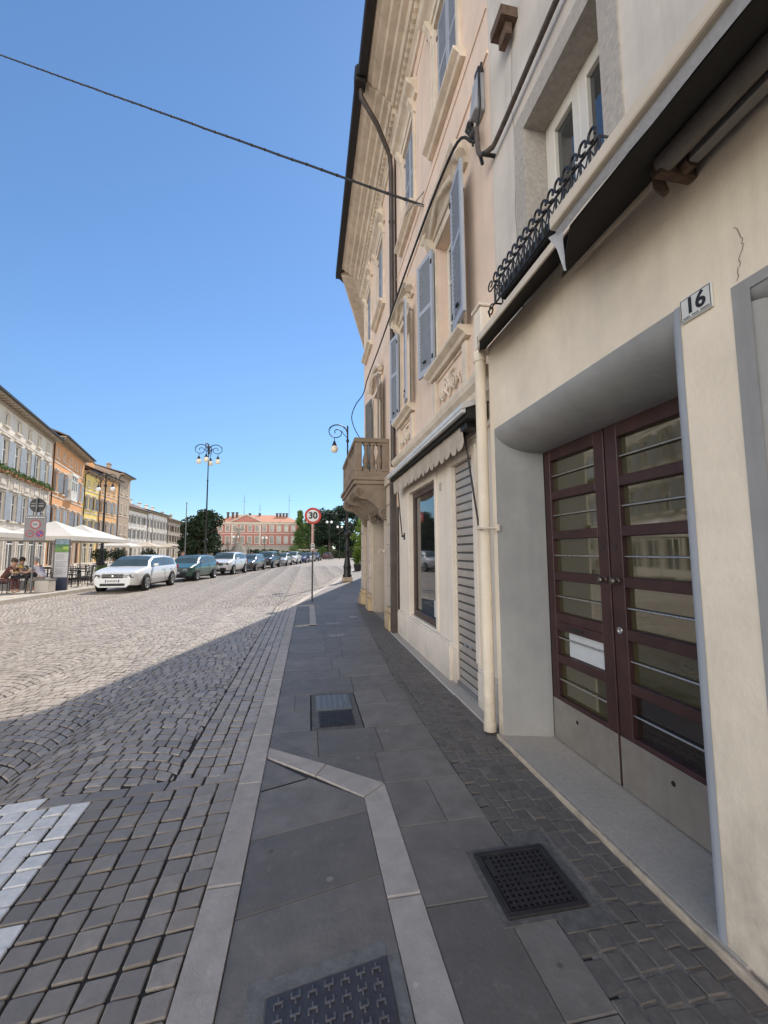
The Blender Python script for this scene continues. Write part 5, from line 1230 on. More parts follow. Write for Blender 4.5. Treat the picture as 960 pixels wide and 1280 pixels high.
shrub(-3.4,100,3.2,1.4,'round dark shrub at the right end of the palace'); shrub(3.3,98,2.6,1.2,'round pale shrub by the far double lamp')
pt=empty('planter',(4.0,34.2,0),'tall green bush in a pot behind the street lamp','planter')
mb=MB(); mb.lathe((4.0,34.2,0),[(.26,0),(.34,.5),(.36,.52),(.32,.54),(0,.5)],12); mb.build('pot',m_furn,pt); mb=MB(); leaves(mb,(4.0,34.2,1.2),.42,.42,.85,900,.09); mb.build('foliage',lf_bright,pt,fix=False)
pt=empty('planter',(-9.75,22.6,.1),'low pot of green leaves beside the cafe chairs, behind the white estate car','planter')
mb=MB(); mb.lathe((-9.75,22.6,.1),[(.2,0),(.28,.38),(.3,.4),(.26,.4),(0,.36)],12); mb.build('pot',m_rattan,pt); mb=MB(); leaves(mb,(-9.75,22.6,.72),.4,.4,.3,420,.08); mb.build('foliage',lf_mid,pt,fix=False)

# ================================================================== LAMPS AND SIGNS
def scroll_pts(px,pz,sx,r0=.62,turn=1.0,sc_=1.):
    pts=[]
    # rises from the pole, over the top, spirals inward ; sx = -1 left / +1 right
    for k in range(26):
        a=R(0+k*22); rad=.60*(1-k/30)*sc_ if k>3 else .60*sc_*(1-k/60)
        cx=.62*sc_
        pts.append((px+sx*(cx-rad*math.cos(a)*(1 if k<99 else 1)), pz+rad*math.sin(a)*.8))
    return pts
def street_lamp(x,y,h,label,arms,globe=m_lampgl,base=True,sc_=1.,zg=0.,axis=(1,0)):
    o=empty('street_lamp',(x,y,zg),label,'street lamp')
    b=MB()
    if base:
        s=MB(); s.box(x-.26,x+.26,y-.26,y+.26,zg,zg+.24); s.build('plinth',mat('lamp_plinth_stone',(.42,.33,.24),.85,.2,6),o,bevel=.04,seg=2)
    b.lathe((x,y,zg),[(.24,.24),(.24,.34),(.19,.42),(.20,.75),(.22,.80),(.18,.88),(.135,1.2),(.12,1.55),(.15,1.60),(.15,1.66),(.10,1.74),(.085,2.3),(.09,2.34),(.19,2.42),(.20,2.58),(.17,2.66),(.08,2.70),(.072,2.8),(.055,h*.7),(.075,h*.7+.02),(.075,h*.7+.10),(.05,h*.7+.14),(.042,h-.9),(.08,h-.86),(.085,h-.76),(.045,h-.70),(.04,h-.1),(.06,h-.06),(.03,h+.02),(0,h+.1)],14)
    b.build('post',m_black,o)
    for sx,sy in arms:
        a=MB(); P=lambda r,z: (x+sx*r,y+sy*r,z)
        pz=h-.35*sc_; pts=[]
        pts.append(P(0,pz-.3*sc_))
        for k in range(30):
            ang=R(k*20); rad=.58*sc_*(1-k/33) ; pts.append(P(.60*sc_-rad*math.cos(ang)*1.0, pz+rad*math.sin(ang)*.85))
        a.tube(pts,[.034*sc_]*10+[.026*sc_]*21,6)
        a.tube([P(.05,pz-.25*sc_),P(.22*sc_,pz-.08*sc_),P(.33*sc_,pz+.1*sc_)],.02,5)
        for k in (3,8): a.sphere(pts[k],.05*sc_,8)
        lx=.72*sc_; lz=pz-.40*sc_
        a.tube([P(lx,pz-.32*sc_),P(lx,lz-.12*sc_)],.022,6)
        a.lathe(P(lx,lz-.38*sc_,),[(.13*sc_,0),(.14*sc_,.06*sc_),(.09*sc_,.14*sc_),(.07*sc_,.24*sc_),(.03,.3*sc_)],12)
        ao=a.build('arm',m_black,o)
        g=MB(); g.sphere(P(lx,lz-.53*sc_),.20*sc_,14,sz=1.1,k=10); g.build('globe',globe,o)
    return o
street_lamp(2.06,22.4,8.45,'black cast iron street lamp with one scroll arm and hanging globe, right pavement',[(-1,0)])
street_lamp(-13.2,30,6.7,'black street lamp with two scroll arms among the cafe parasols',[(-.95,.3),(.95,-.3)],globe=m_lampwh,zg=.1,sc_=.72)
street_lamp(-9.15,40,11.4,'tall lamp post with a ring of scroll arms and hanging globes behind the parked cars',[(1,0),(-1,0),(0,-1),(0,1)],sc_=1.15,zg=.1)
for x,y,h,l in ((-16.3,60,8.2,'thin grey pole in front of the dense dark tree'),(-30.0,88,9.0,'thin grey pole in front of the pale houses')):
    o=empty('flag_pole',(x,y,.1),l,'pole'); mb=MB(); mb.tube([(x,y,.1),(x,y,h)],[.09,.05],8); mb.build('shaft',m_pole,o); mb=MB(); mb.lathe((x,y,.1),[(.35,0),(.3,.6),(.2,.9),(0,1.0)],10); mb.build('foot',h_stone,o); mb=MB(); mb.sphere((x,y,h+.06),.10,8); mb.build('finial',m_pole,o)
def twin_lamp(x,y,h,label):
    o=empty('globe_lamp',(x,y,0),label,'street lamp'); mb=MB(); mb.tube([(x,y,0),(x,y,h)],[.07,.045],8); mb.tube([(x-.42,y,h+.08),(x-.42,y,h-.05),(x,y,h-.15),(x+.42,y,h-.05),(x+.42,y,h+.08)],.035,6); mb.build('post',m_black,o)
    for s in(-1,1): g=MB(); g.sphere((x+s*.42,y,h+.3),.25,10); g.build('globe',m_lampwh,o)
twin_lamp(3.9,80,6.9,'twin globe lamp in front of the dark cedar'); twin_lamp(6.2,84,6.2,'twin globe lamp nearest the cast iron street lamp'); twin_lamp(.2,86,7.4,'twin globe lamp partly hidden behind the speed limit sign')
twin_lamp(-9.6,96,4.4,'twin globe lamp in front of the palace, right of the fountain'); twin_lamp(-14.8,90,4.4,'twin globe lamp in front of the palace, left of the fountain')
# 30 sign
s=empty('speed_sign',(.14,13.75,0),'round speed limit sign reading 30 on a thin pole at the pavement edge','road sign')
mb=MB(); mb.tube([(.14,13.78,0),(.14,13.78,3.02)],.027,10); mb.build('pole',mat('dark_pole',(.06,.062,.068),.5,.2,10,metal=.3),s)
mb=MB(); mb.tube([(.14,13.78,1.62),(.14,13.78,2.52)],.045,10); mb.build('faded_sleeve',m_pinkpl,s)
mb=MB(); mb.box(.085,.195,13.725,13.733,1.68,1.86); mb.box(.095,.185,13.723,13.7245,1.72,1.77,1); mb.box(.10,.18,13.723,13.7245,1.80,1.84,1); mb.build('sticker',[m_signwh,m_signgr],s)
D=[(0,0),(.265,0),(.27,-.008),(.265,-.014),(0,-.014)]
mb=MB(); mb.lathe((.14,13.742,2.765),[(0,.0),(.262,0),(.27,.004),(.262,.012),(0,.012)],36,axis=(0,-1,0),smooth=False); mb.build('disc',m_red,s)
mb=MB(); mb.lathe((.14,13.7285,2.765),[(0,0),(.195,0),(.195,.002),(0,.002)],36,axis=(0,-1,0),smooth=False); mb.build('face',m_signwh,s)
mb=MB(); text_into(mb,'30',.29,(.14,13.7245,2.765),(1,0,0),(0,0,1),extrude=.001,offset=.011); mb.build('numeral',m_signblk,s,fix=False)
# signs on the left: back of a disc over a zone plate
s=empty('zone_sign',(-10.2,17.9,.1),'grey zone plate with three round symbols under a dark disc beside the cafe','road sign')
mb=MB(); mb.tube([(-10.2,17.88,.1),(-10.2,17.88,3.72)],.03,10); mb.build('pole',m_pole,s)
mb=MB(); mb.lathe((-10.2,17.93,3.42),[(0,0),(.27,0),(.275,.008),(.27,.016),(0,.016)],30,axis=(0,-1,0),smooth=False)
mb.build('disc',mat('sign_rear_dark',(.028,.028,.03),.6,.2,8),s); mb=MB(); mb.box(-10.42,-9.98,17.895,17.912,3.36,3.42); mb.box(-10.42,-9.98,17.895,17.912,3.47,3.50); mb.build('clamp',m_pole,s)
mb=MB(); mb.box(-10.545,-9.825,17.84,17.86,2.08,3.02); mb.build('plate',m_signlt,s,bevel=.004)
mb=MB(); mb.box(-10.53,-9.84,17.836,17.8395,2.90,2.99); 
mb.build('header',m_signgr,s); 
mb=MB()
for k in range(12): mb.box(-10.50+k*.054,-10.466+k*.054,17.834,17.8358,2.93,2.965)
mb.build('header_print',m_signwh,s)
def roundel(cx,cz,r,outer,inner,bar=False):
    m=MB(); m.lathe((cx,17.8385,cz),[(0,0),(r,0),(r,.003),(0,.003)],28,axis=(0,-1,0),smooth=False); o=m.build('roundel',outer,s)
    m=MB(); m.lathe((cx,17.8352,cz),[(0,0),(r*.72,0),(r*.72,.002),(0,.002)],28,axis=(0,-1,0),smooth=False); m.build('roundel_face',inner,o)
    if bar:
        m=MB(); d=r*.68; m.hexa([(cx-d,17.8325,cz+d-.03),(cx-d+.03,17.8325,cz+d),(cx-d+.03,17.8305,cz+d),(cx-d,17.8305,cz+d-.03),(cx+d-.03,17.8325,cz-d),(cx+d,17.8325,cz-d+.03),(cx+d,17.8305,cz-d+.03),(cx+d-.03,17.8305,cz-d)]); m.build('slash',m_red,o)
m_dullred=mat('dull_red',(.30,.05,.06),.5,.1)
roundel(-10.18,2.68,.185,m_dullred,mat('dull_sign_face',(.34,.33,.34),.6,.1)); roundel(-10.345,2.33,.14,m_dullred,m_signlt); roundel(-10.02,2.33,.14,m_dullred,m_blue,True)
mb=MB()
for cx,cz in ((-10.345,2.33),(-10.18,2.68)): mb.box(cx-.075,cx+.075,17.8318,17.833,cz-.02,cz+.025)
mb.build('symbol',m_signgr,s)
# totem
k=empty('information_totem',(-9.85,19.05,.1),'white information totem with green top and navy foot beside the cafe tables','information board')
T=lambda u,z,d: (-9.85+u*.995+d*.1, 19.05+u*.1-d*.995, z)
FT=FR(-9.85,19.05,.995,.10,.10,-.995)
mb=MB(); mb.fbox(FT,-.28,.24,.10,2.16,-.12,.0); mb.build('body',mat('totem_brown_edge',(.13,.10,.10),.5,.1),k,bevel=.01)
mb=MB(); mb.fbox(FT,-.235,.235,.62,1.62,.001,.008); mb.build('panel',mat('totem_panel',(.52,.52,.53),.5,.05),k)
mb=MB(); mb.fbox(FT,-.24,.236,.11,.60,.001,.010); mb.build('foot',mat('totem_navy',(.035,.045,.085),.5,.1),k)
mb=MB(); mb.fbox(FT,-.235,.235,1.63,1.80,.001,.008,0); mb.fbox(FT,-.235,.235,1.801,1.95,.001,.008,1); mb.fbox(FT,-.235,.235,1.951,2.15,.001,.008,2); mb.fbox(FT,.02,.235,1.74,1.86,.0081,.0095,3)
mb.build('picture',[mat('totem_green',(.13,.26,.06),.5,.4,9),mat('totem_leaf',(.08,.2,.10),.5,.5,14),mat('totem_sky',(.25,.36,.42),.5,.3,7),mat('totem_lime',(.35,.48,.08),.5,.3,9)],k)
mb=MB()
for i in range(17):
    z=1.55-i*.05
    if i in (5,11): continue
    L=rnd.uniform(.22,.38); mb.fbox(FT,-.19,-.19+L,z-.010,z+.008,.0085,.0095)
mb.build('print',mat('grey_print',(.27,.27,.28),.6,.1),k)
# ================================================================== CAFE
def parasol(x,y,s,ze,za,label,cm,group='cafe parasols'):
    o=empty('parasol',(x,y,.1),label,'parasol',group)
    mb=MB(); n=4; c=mb.V((x,y,za)); h=s/2; cor=[(x-h,y-h),(x+h,y-h),(x+h,y+h),(x-h,y+h)]
    def P(a,b,f,t): # f along edge, t from apex
        ex=a[0]+(b[0]-a[0])*f; ey=a[1]+(b[1]-a[1])*f; sag=-.10*math.sin(math.pi*f)*0
        return (x+(ex-x)*t, y+(ey-y)*t, za+(ze-za)*t-.10*math.sin(math.pi*t)*(1-.6*abs(2*f-1)))
    for i in range(4):
        a,b=cor[i],cor[(i+1)%4]; G=[[mb.V(P(a,b,f/6,t/5)) for f in range(7)] for t in range(6)]
        for t in range(5):
            for f in range(6): mb.F((G[t][f],G[t][f+1],G[t+1][f+1],G[t+1][f]),0,True)
        low=[mb.V((P(a,b,f/6,1)[0],P(a,b,f/6,1)[1],ze-.2)) for f in range(7)]; top=[mb.V(P(a,b,f/6,1)) for f in range(7)]
        for f in range(6): mb.F((top[f],top[f+1],low[f+1],low[f]))
    mb.build('canopy',cm,o,fix=False)
    p=MB(); p.tube([(x,y,.2),(x,y,za-.05)],.04,8); p.build('pole',m_white,o)
    for i in range(4):
        r_=MB(); r_.tube([(x,y,za-.06),(x+(cor[i][0]-x)*.98,y+(cor[i][1]-y)*.98,ze-.03)],.018,5); r_.build('rib',m_white,o)
    b=MB(); b.box(x-.4,x+.4,y-.4,y+.4,.1,.2); b.build('base',m_furn,o,bevel=.02)
    return o
parasol(-12.15,22.75,3.5,2.36,3.15,'large white parasol over the nearest cafe tables, behind the zone plate',m_canvas)
parasol(-12.75,26.5,3.6,2.38,3.2,'white parasol second from the zone plate, partly behind the first',m_canvas)
parasol(-13.6,18.6,3.4,2.42,3.2,'white parasol at the left edge of the picture over the seated guest in brown',m_canvas)
parasol(-23.0,57,3.5,2.45,3.1,'white far parasol in front of the tan house',m_canvas)
parasol(-22.4,64,3.5,2.45,3.1,'beige parasol in the middle of the far terrace',m_canvas2)
parasol(-21.6,71,3.5,2.45,3.1,'beige parasol deepest in the far terrace',m_canvas2)
def make_table(name='cafe_table'):
    o=empty(name,(0,0,0),'dark cafe table standing on the terrace','table','cafe tables')
    m=MB(); m.box(-.36,.36,-.36,.36,.71,.745); m.build('tabletop',m_furn,o,bevel=.008)
    for sx in(-1,1):
        for sy in(-1,1): l=MB(); l.tube([(sx*.30,sy*.30,0),(sx*.30,sy*.30,.71)],.02,6); l.build('leg',m_furn,o)
    return o
def make_chair():
    o=empty('cafe_chair',(0,0,0),'dark metal cafe chair standing on the terrace','chair','cafe chairs')
    m=MB(); m.box(-.21,.21,-.21,.21,.43,.46); m.build('seat',m_furn,o,bevel=.008)
    for sx in(-1,1):
        l=MB(); l.tube([(sx*.19,-.19,0),(sx*.19,-.19,.43)],.016,6); l.build('leg',m_furn,o)
        l=MB(); l.tube([(sx*.19,.23,0),(sx*.19,.19,.43),(sx*.19,.25,.86)],.016,6); l.build('leg',m_furn,o)
    b=MB(); 
    for z in (.56,.66,.76,.84): b.tube([(-.19,.215+.06*(z-.5),z),(.19,.215+.06*(z-.5),z)],.016,6)
    b.build('backrest',m_furn,o); return o
tb=make_table(); ch=make_chair(); first=[True,True]
spots=[(-10.55,21.0),(-11.1,23.3),(-11.0,25.6),(-11.9,20.9),(-12.9,23.6),(-12.6,27.2),(-13.9,25.4),(-11.3,28.4),(-13.2,30.6),(-11.6,31.0)]
ti=0;ci=0
for i,(x,y) in enumerate(spots):
    if i==0: tb.location=(x,y,.1); tb['label']='dark cafe table just behind the information totem'
    else: copy_tree(tb,(x,y,.1),label='dark cafe table under or near the white parasols')
    for j,(dx,dy,rz) in enumerate(((.68,0,-90),(-.68,0,90),(0,.68,0),(0,-.68,180))):
        if rnd.random()<.22: continue
        lab='dark metal cafe chair set around a table near the white parasols'
        if ci==0: ch.location=(x+dx,y+dy,.1); ch.rotation_euler=(0,0,R(rz)); ch['label']=lab
        else: copy_tree(ch,(x+dx,y+dy,.1),R(rz+rnd.uniform(-12,12)),lab)
        ci+=1
for i,(x,y) in enumerate(((-22.6,56.4),(-24,58),(-22,63),(-23.2,65),(-21.2,70),(-22.6,72))):
    copy_tree(tb,(x,y,.1),label='dark table on the far terrace under the distant parasols')
    for dx,rz in ((.7,-90),(-.7,90)): copy_tree(ch,(x+dx,y,.1),R(rz),'dark chair on the far terrace under the distant parasols')
bx=empty('planter_box',(-9.95,18.25,.1),'pale square planter box used as a seat beside the zone sign pole','planter box')
m=MB(); m.box(-10.2,-9.7,18.05,18.5,.1,.56); m.build('box',m_rattan,bx,bevel=.02); m=MB(); m.box(-10.22,-9.68,18.03,18.52,.561,.60); m.build('lid',mat('seat_top_grey',(.2,.19,.18),.8,.1),bx,bevel=.01)
t2=copy_tree(tb,(-10.75,18.3,.1),label='dark cafe table between the two seated guests'); copy_tree(ch,(-11.5,18.35,.1),R(90),'dark cafe chair under the guest in brown')
# people (skin-modifier bodies)
SK=mat('skin_tone',(.42,.24,.16),.55,.08,8)
def skin(name,verts,edges,m,par,loc,root=0,sub=1,scale=1.):
    me=bpy.data.meshes.new(name); me.from_pydata([v[0] for v in verts],edges,[]); me.materials.append(m)
    o=bpy.data.objects.new(name,me); COL.objects.link(o); o.parent=par
    md=o.modifiers.new('skin','SKIN'); md.use_smooth_shade=True
    sv=me.skin_vertices[0].data
    for i,v in enumerate(verts): sv[i].radius=(v[1],v[2] if len(v)>2 else v[1]); sv[i].use_root=(i==root)
    if sub: sb=o.modifiers.new('sub','SUBSURF'); sb.levels=sub; sb.render_levels=sub
    return o
def person(x,y,z,rz,label,shirt,trouser,hairc,pose='sit',lean=.25,group=None):
    """faces -Y locally"""
    o=empty('person',(x,y,z),label,'person',group,rz)
    V=[];E=[]
    if pose=='sit': hip=.50; kn=(.0,-.44,.50); an=(0,-.42,.08)
    else: hip=.92; kn=(0,-.04,.50); an=(0,.02,.08)
    sh=hip+.50; fy=-lean
    def tor(t): return (0,fy*t,hip+(sh-hip)*t)
    body=[((0,0,hip),.14,.11),((0,fy*.5,hip+.25),.13,.10),((0,fy*.9,sh-.04),.14,.10),((0,fy-.02,sh+.08),.055),((0,fy-.05,sh+.17),.085,.095),((0,fy-.06,sh+.26),.08,.09)]
    ed=[(0,1),(1,2),(2,3),(3,4),(4,5)]
    shirtv=[((0,.0,hip+.02),.15,.125),((0,fy*.5,hip+.25),.15,.12),((0,fy*.9,sh-.06),.155,.115)]; she=[(0,1),(1,2)]
    trv=[((0,0,hip+.03),.15,.12)]; tre=[]
    for s in(-1,1):
        i=len(body)
        elb=(s*.27,fy-.16,sh-.26) if pose=='sit' else (s*.25,fy+.03,sh-.29); hand=(s*.12,fy-.42,hip+.26) if pose=='sit' else (s*.24,fy-.06,sh-.53)
        body+= [((s*.18,fy*.95,sh-.03),.06),(elb,.042),(hand,.03)]
        ed+=[(2,i),(i,i+1),(i+1,i+2)]
        hd=Vector(hand)-Vector(elb); hd.normalize(); side=hd.cross(Vector((0,0,1))).normalized()
        i2=len(body); palm=Vector(hand)+hd*.07; body.append((tuple(palm),.032,.018)); ed.append((i+2,i2))
        for f,(of,L) in enumerate(((-.027,.07),(-.009,.08),(.009,.075),(.027,.06))):
            a=palm+side*of+hd*.02; b=palm+side*of*1.15+hd*(.02+L*.55)+Vector((0,0,-.008)); c=palm+side*of*1.15+hd*(.015+L*.9)+Vector((0,0,-.03))
            j=len(body); body+=[(tuple(a),.009),(tuple(b),.008),(tuple(c),.007)]; ed+=[(i2,j),(j,j+1),(j+1,j+2)]
        j=len(body); th=Vector(hand)+hd*.03+side*(-s*.035); body+=[(tuple(th),.010),(tuple(th+hd*.04+side*(-s*.012)),.008)]; ed+=[(i+2,j),(j,j+1)]
        # legs
        i=len(body); k_=(s*.13+kn[0],kn[1],kn[2]); a_=(s*.12,an[1],an[2])
        body+=[((s*.09,-.02,hip-.04),.085),(k_,.06),(a_,.042),((s*.12,an[1]-.13,.035),.036,.03)]; ed+=[(0,i),(i,i+1),(i+1,i+2),(i+2,i+3)]
        q=len(shirtv); shirtv+=[((s*.18,fy*.95,sh-.04),.075),(((s*.18+elb[0])/2,(fy*.95+elb[1])/2,(sh-.03+elb[2])/2),.066)]; she+=[(2,q),(q,q+1)]
        q=len(trv); trv+=[((s*.09,-.02,hip-.03),.10),(k_,.075),((s*.12,an[1],an[2]+.05),.06)]; tre+=[(0,q),(q,q+1),(q+1,q+2)]
    bo=skin('body',body,ed,SK,o,None)
    skin('shirt',shirtv,she,shirt,o,None); skin('trousers',trv,tre,trouser,o,None)
    hx=MB(); cx,cy,cz=0,fy-.045,sh+.235
    hx.lathe((cx,cy+.015,cz-.06),[(.104,0),(.112,.05),(.108,.10),(.085,.15),(.045,.175),(0,.18)],14)
    h=MB(); h.v=hx.v; h.f=hx.f; h.m=hx.m; h.sm=hx.sm; h.tone=hx.tone; h.warm=hx.warm
    h.v=[(p[0]+x,p[1]+y,p[2]+z) for p in h.v]; h.build('hair',hairc,o)
    f=MB()
    for s in(-1,1): f.sphere((x+s*.034,y+fy-.150,z+sh+.215),.011,8)
    f.build('eye',m_signblk,o)
    f=MB(); f.tube([(x,y+fy-.150,z+sh+.215),(x,y+fy-.172,z+sh+.175),(x,y+fy-.150,z+sh+.165)],[.009,.015,.01],6); f.tube([(x-.025,y+fy-.143,z+sh+.135),(x+.025,y+fy-.143,z+sh+.135)],.006,5)
    for s in(-1,1): f.sphere((x+s*.098,y+fy-.05,z+sh+.20),.022,8)
    f.build('face_features',mat('lip_tone',(.36,.17,.13),.5,.1),o)
    return o
hb=mat('hair_brown',(.045,.025,.015),.6,.3,20); hg=mat('hair_grey',(.25,.24,.23),.6,.3,20); hk=mat('hair_black',(.012,.01,.009),.5,.3,20)
def cloth(n,c): return mat(n,c,.85,.12,8)
person(-11.45,18.35,.08,R(90),'seated guest in a dark brown top leaning on the cafe table at the left edge',cloth('cloth_brown',(.10,.035,.025)),cloth('cloth_darkred',(.12,.05,.05)),hb,lean=.34)
person(-9.98,18.27,.12,R(-90),'seated guest in a pale lilac shirt on the planter box beside the sign pole',cloth('cloth_lilac',(.46,.44,.50)),cloth('cloth_grey',(.22,.20,.18)),hg,lean=.30)
person(-12.6,20.9,.08,R(120),'seated guest in yellow at the table behind the sign pole',cloth('cloth_yellow',(.5,.36,.10)),cloth('cloth_dark',(.03,.03,.04)),hk,lean=.2)
person(-22.9,66.9,.1,R(-30),'standing figure in red on the far terrace',cloth('cloth_red',(.32,.05,.05)),cloth('cloth_dark',(.03,.03,.04)),hk,pose='stand',lean=.0)
person(-18.2,66.0,.1,R(20),'standing figure in pink near the dark tree',cloth('cloth_pink',(.5,.25,.25)),cloth('cloth_dark',(.03,.03,.04)),hb,pose='stand',lean=.0)
person(-12.9,66.5,.1,R(160),'standing figure in navy to the left of the fountain',cloth('cloth_navy',(.03,.04,.09)),cloth('cloth_dark',(.03,.03,.04)),hb,pose='stand',lean=.0)

# far terrace shrubs
for x,y,l in ((-23.4,53,'dark potted shrub at the near end of the far terrace'),(-22.2,54.5,'dark potted shrub second along the far terrace'),(-20.8,60,'dark potted shrub between the far parasols')):
    o=empty('planter',(x,y,.1),l,'planter'); mb=MB(); mb.lathe((x,y,.1),[(.35,0),(.45,.6),(.4,.62),(0,.55)],10); mb.build('pot',m_furn,o); mb=MB(); leaves(mb,(x,y,1.35),1.0,.8,.75,600,.13); mb.build('foliage',lf_dark,o,fix=False)

# ================================================================== FOUNTAIN
fo=empty('fountain',(-12.6,80,.1),'weathered stone fountain with figures on rocks in front of the palace','fountain')
m_ft=mat('fountain_stone',(.33,.30,.25),.9,.25,2,.5,8,stain=.5,staincol=(.18,.16,.135),bdist=.05)
mb=MB(); mb.lathe((-12.6,80,.1),[(4.2,0),(4.3,.3),(4.0,.4),(3.9,.9),(4.15,1.0),(4.1,1.12),(3.7,1.1),(3.6,.6),(0,.6)],24); mb.build('basin',m_ft,fo)
mb=MB(); mb.lathe((-12.6,80,.7),[(1.9,0),(1.5,.5),(1.2,1.0),(1.3,1.3),(.8,1.8),(.62,2.4),(.7,2.6),(.5,2.7),(0,2.75)],11)
mb.v=[(p[0]+rnd.uniform(-.16,.16),p[1]+rnd.uniform(-.16,.16),p[2]+rnd.uniform(-.1,.1)) for p in mb.v]; mb.build('rock',m_ft,fo)
def statue(x,y,z,s,par,raised=True):
    V=[((0,0,.95),.15,.12),((0,0,1.25),.16,.12),((0,0,1.45),.17,.12),((0,0,1.58),.06),((0,-.02,1.70),.10),((.2,0,1.45),.07),((.42,-.05,1.3),.055),((.55,-.15,1.55 if raised else 1.1),.045),((-.2,0,1.45),.07),((-.3,.05,1.15),.055),((-.2,-.1,.95),.045),((.1,0,.9),.10),((.13,-.05,.5),.07),((.12,0,.05),.05),((.12,-.15,.02),.05),((-.1,0,.9),.10),((-.16,-.1,.5),.07),((-.15,.05,.05),.05),((-.15,-.1,.02),.05)]
    E=[(0,1),(1,2),(2,3),(3,4),(2,5),(5,6),(6,7),(2,8),(8,9),(9,10),(0,11),(11,12),(12,13),(13,14),(0,15),(15,16),(16,17),(17,18)]
    ox,oy,oz=WLOC[par.name]
    V=[((v[0][0]*s+x-ox,v[0][1]*s+y-oy,v[0][2]*s+z-oz),*[q*s for q in v[1:]]) for v in V]
    return skin('statue',V,E,m_ft,par,None)
statue(-12.6,80,3.35,1.75,fo); statue(-14.3,79.6,1.2,1.4,fo,False); statue(-10.8,79.6,1.2,1.4,fo,False)
ob=empty('small_monument',(-16.9,76,.1),'small pointed stone monument left of the fountain','monument')
mb=MB(); mb.box(-17.6,-16.2,75.3,76.7,.1,1.5); mb.build('pedestal',m_ft,ob,bevel=.06); mb=MB(); mb.lathe((-16.9,76,1.5),[(.5,0),(.45,.3),(.35,.9),(.15,1.7),(0,2.0)],8); mb.build('cone',mat('monument_pale',(.5,.47,.42),.8,.1,3),ob)

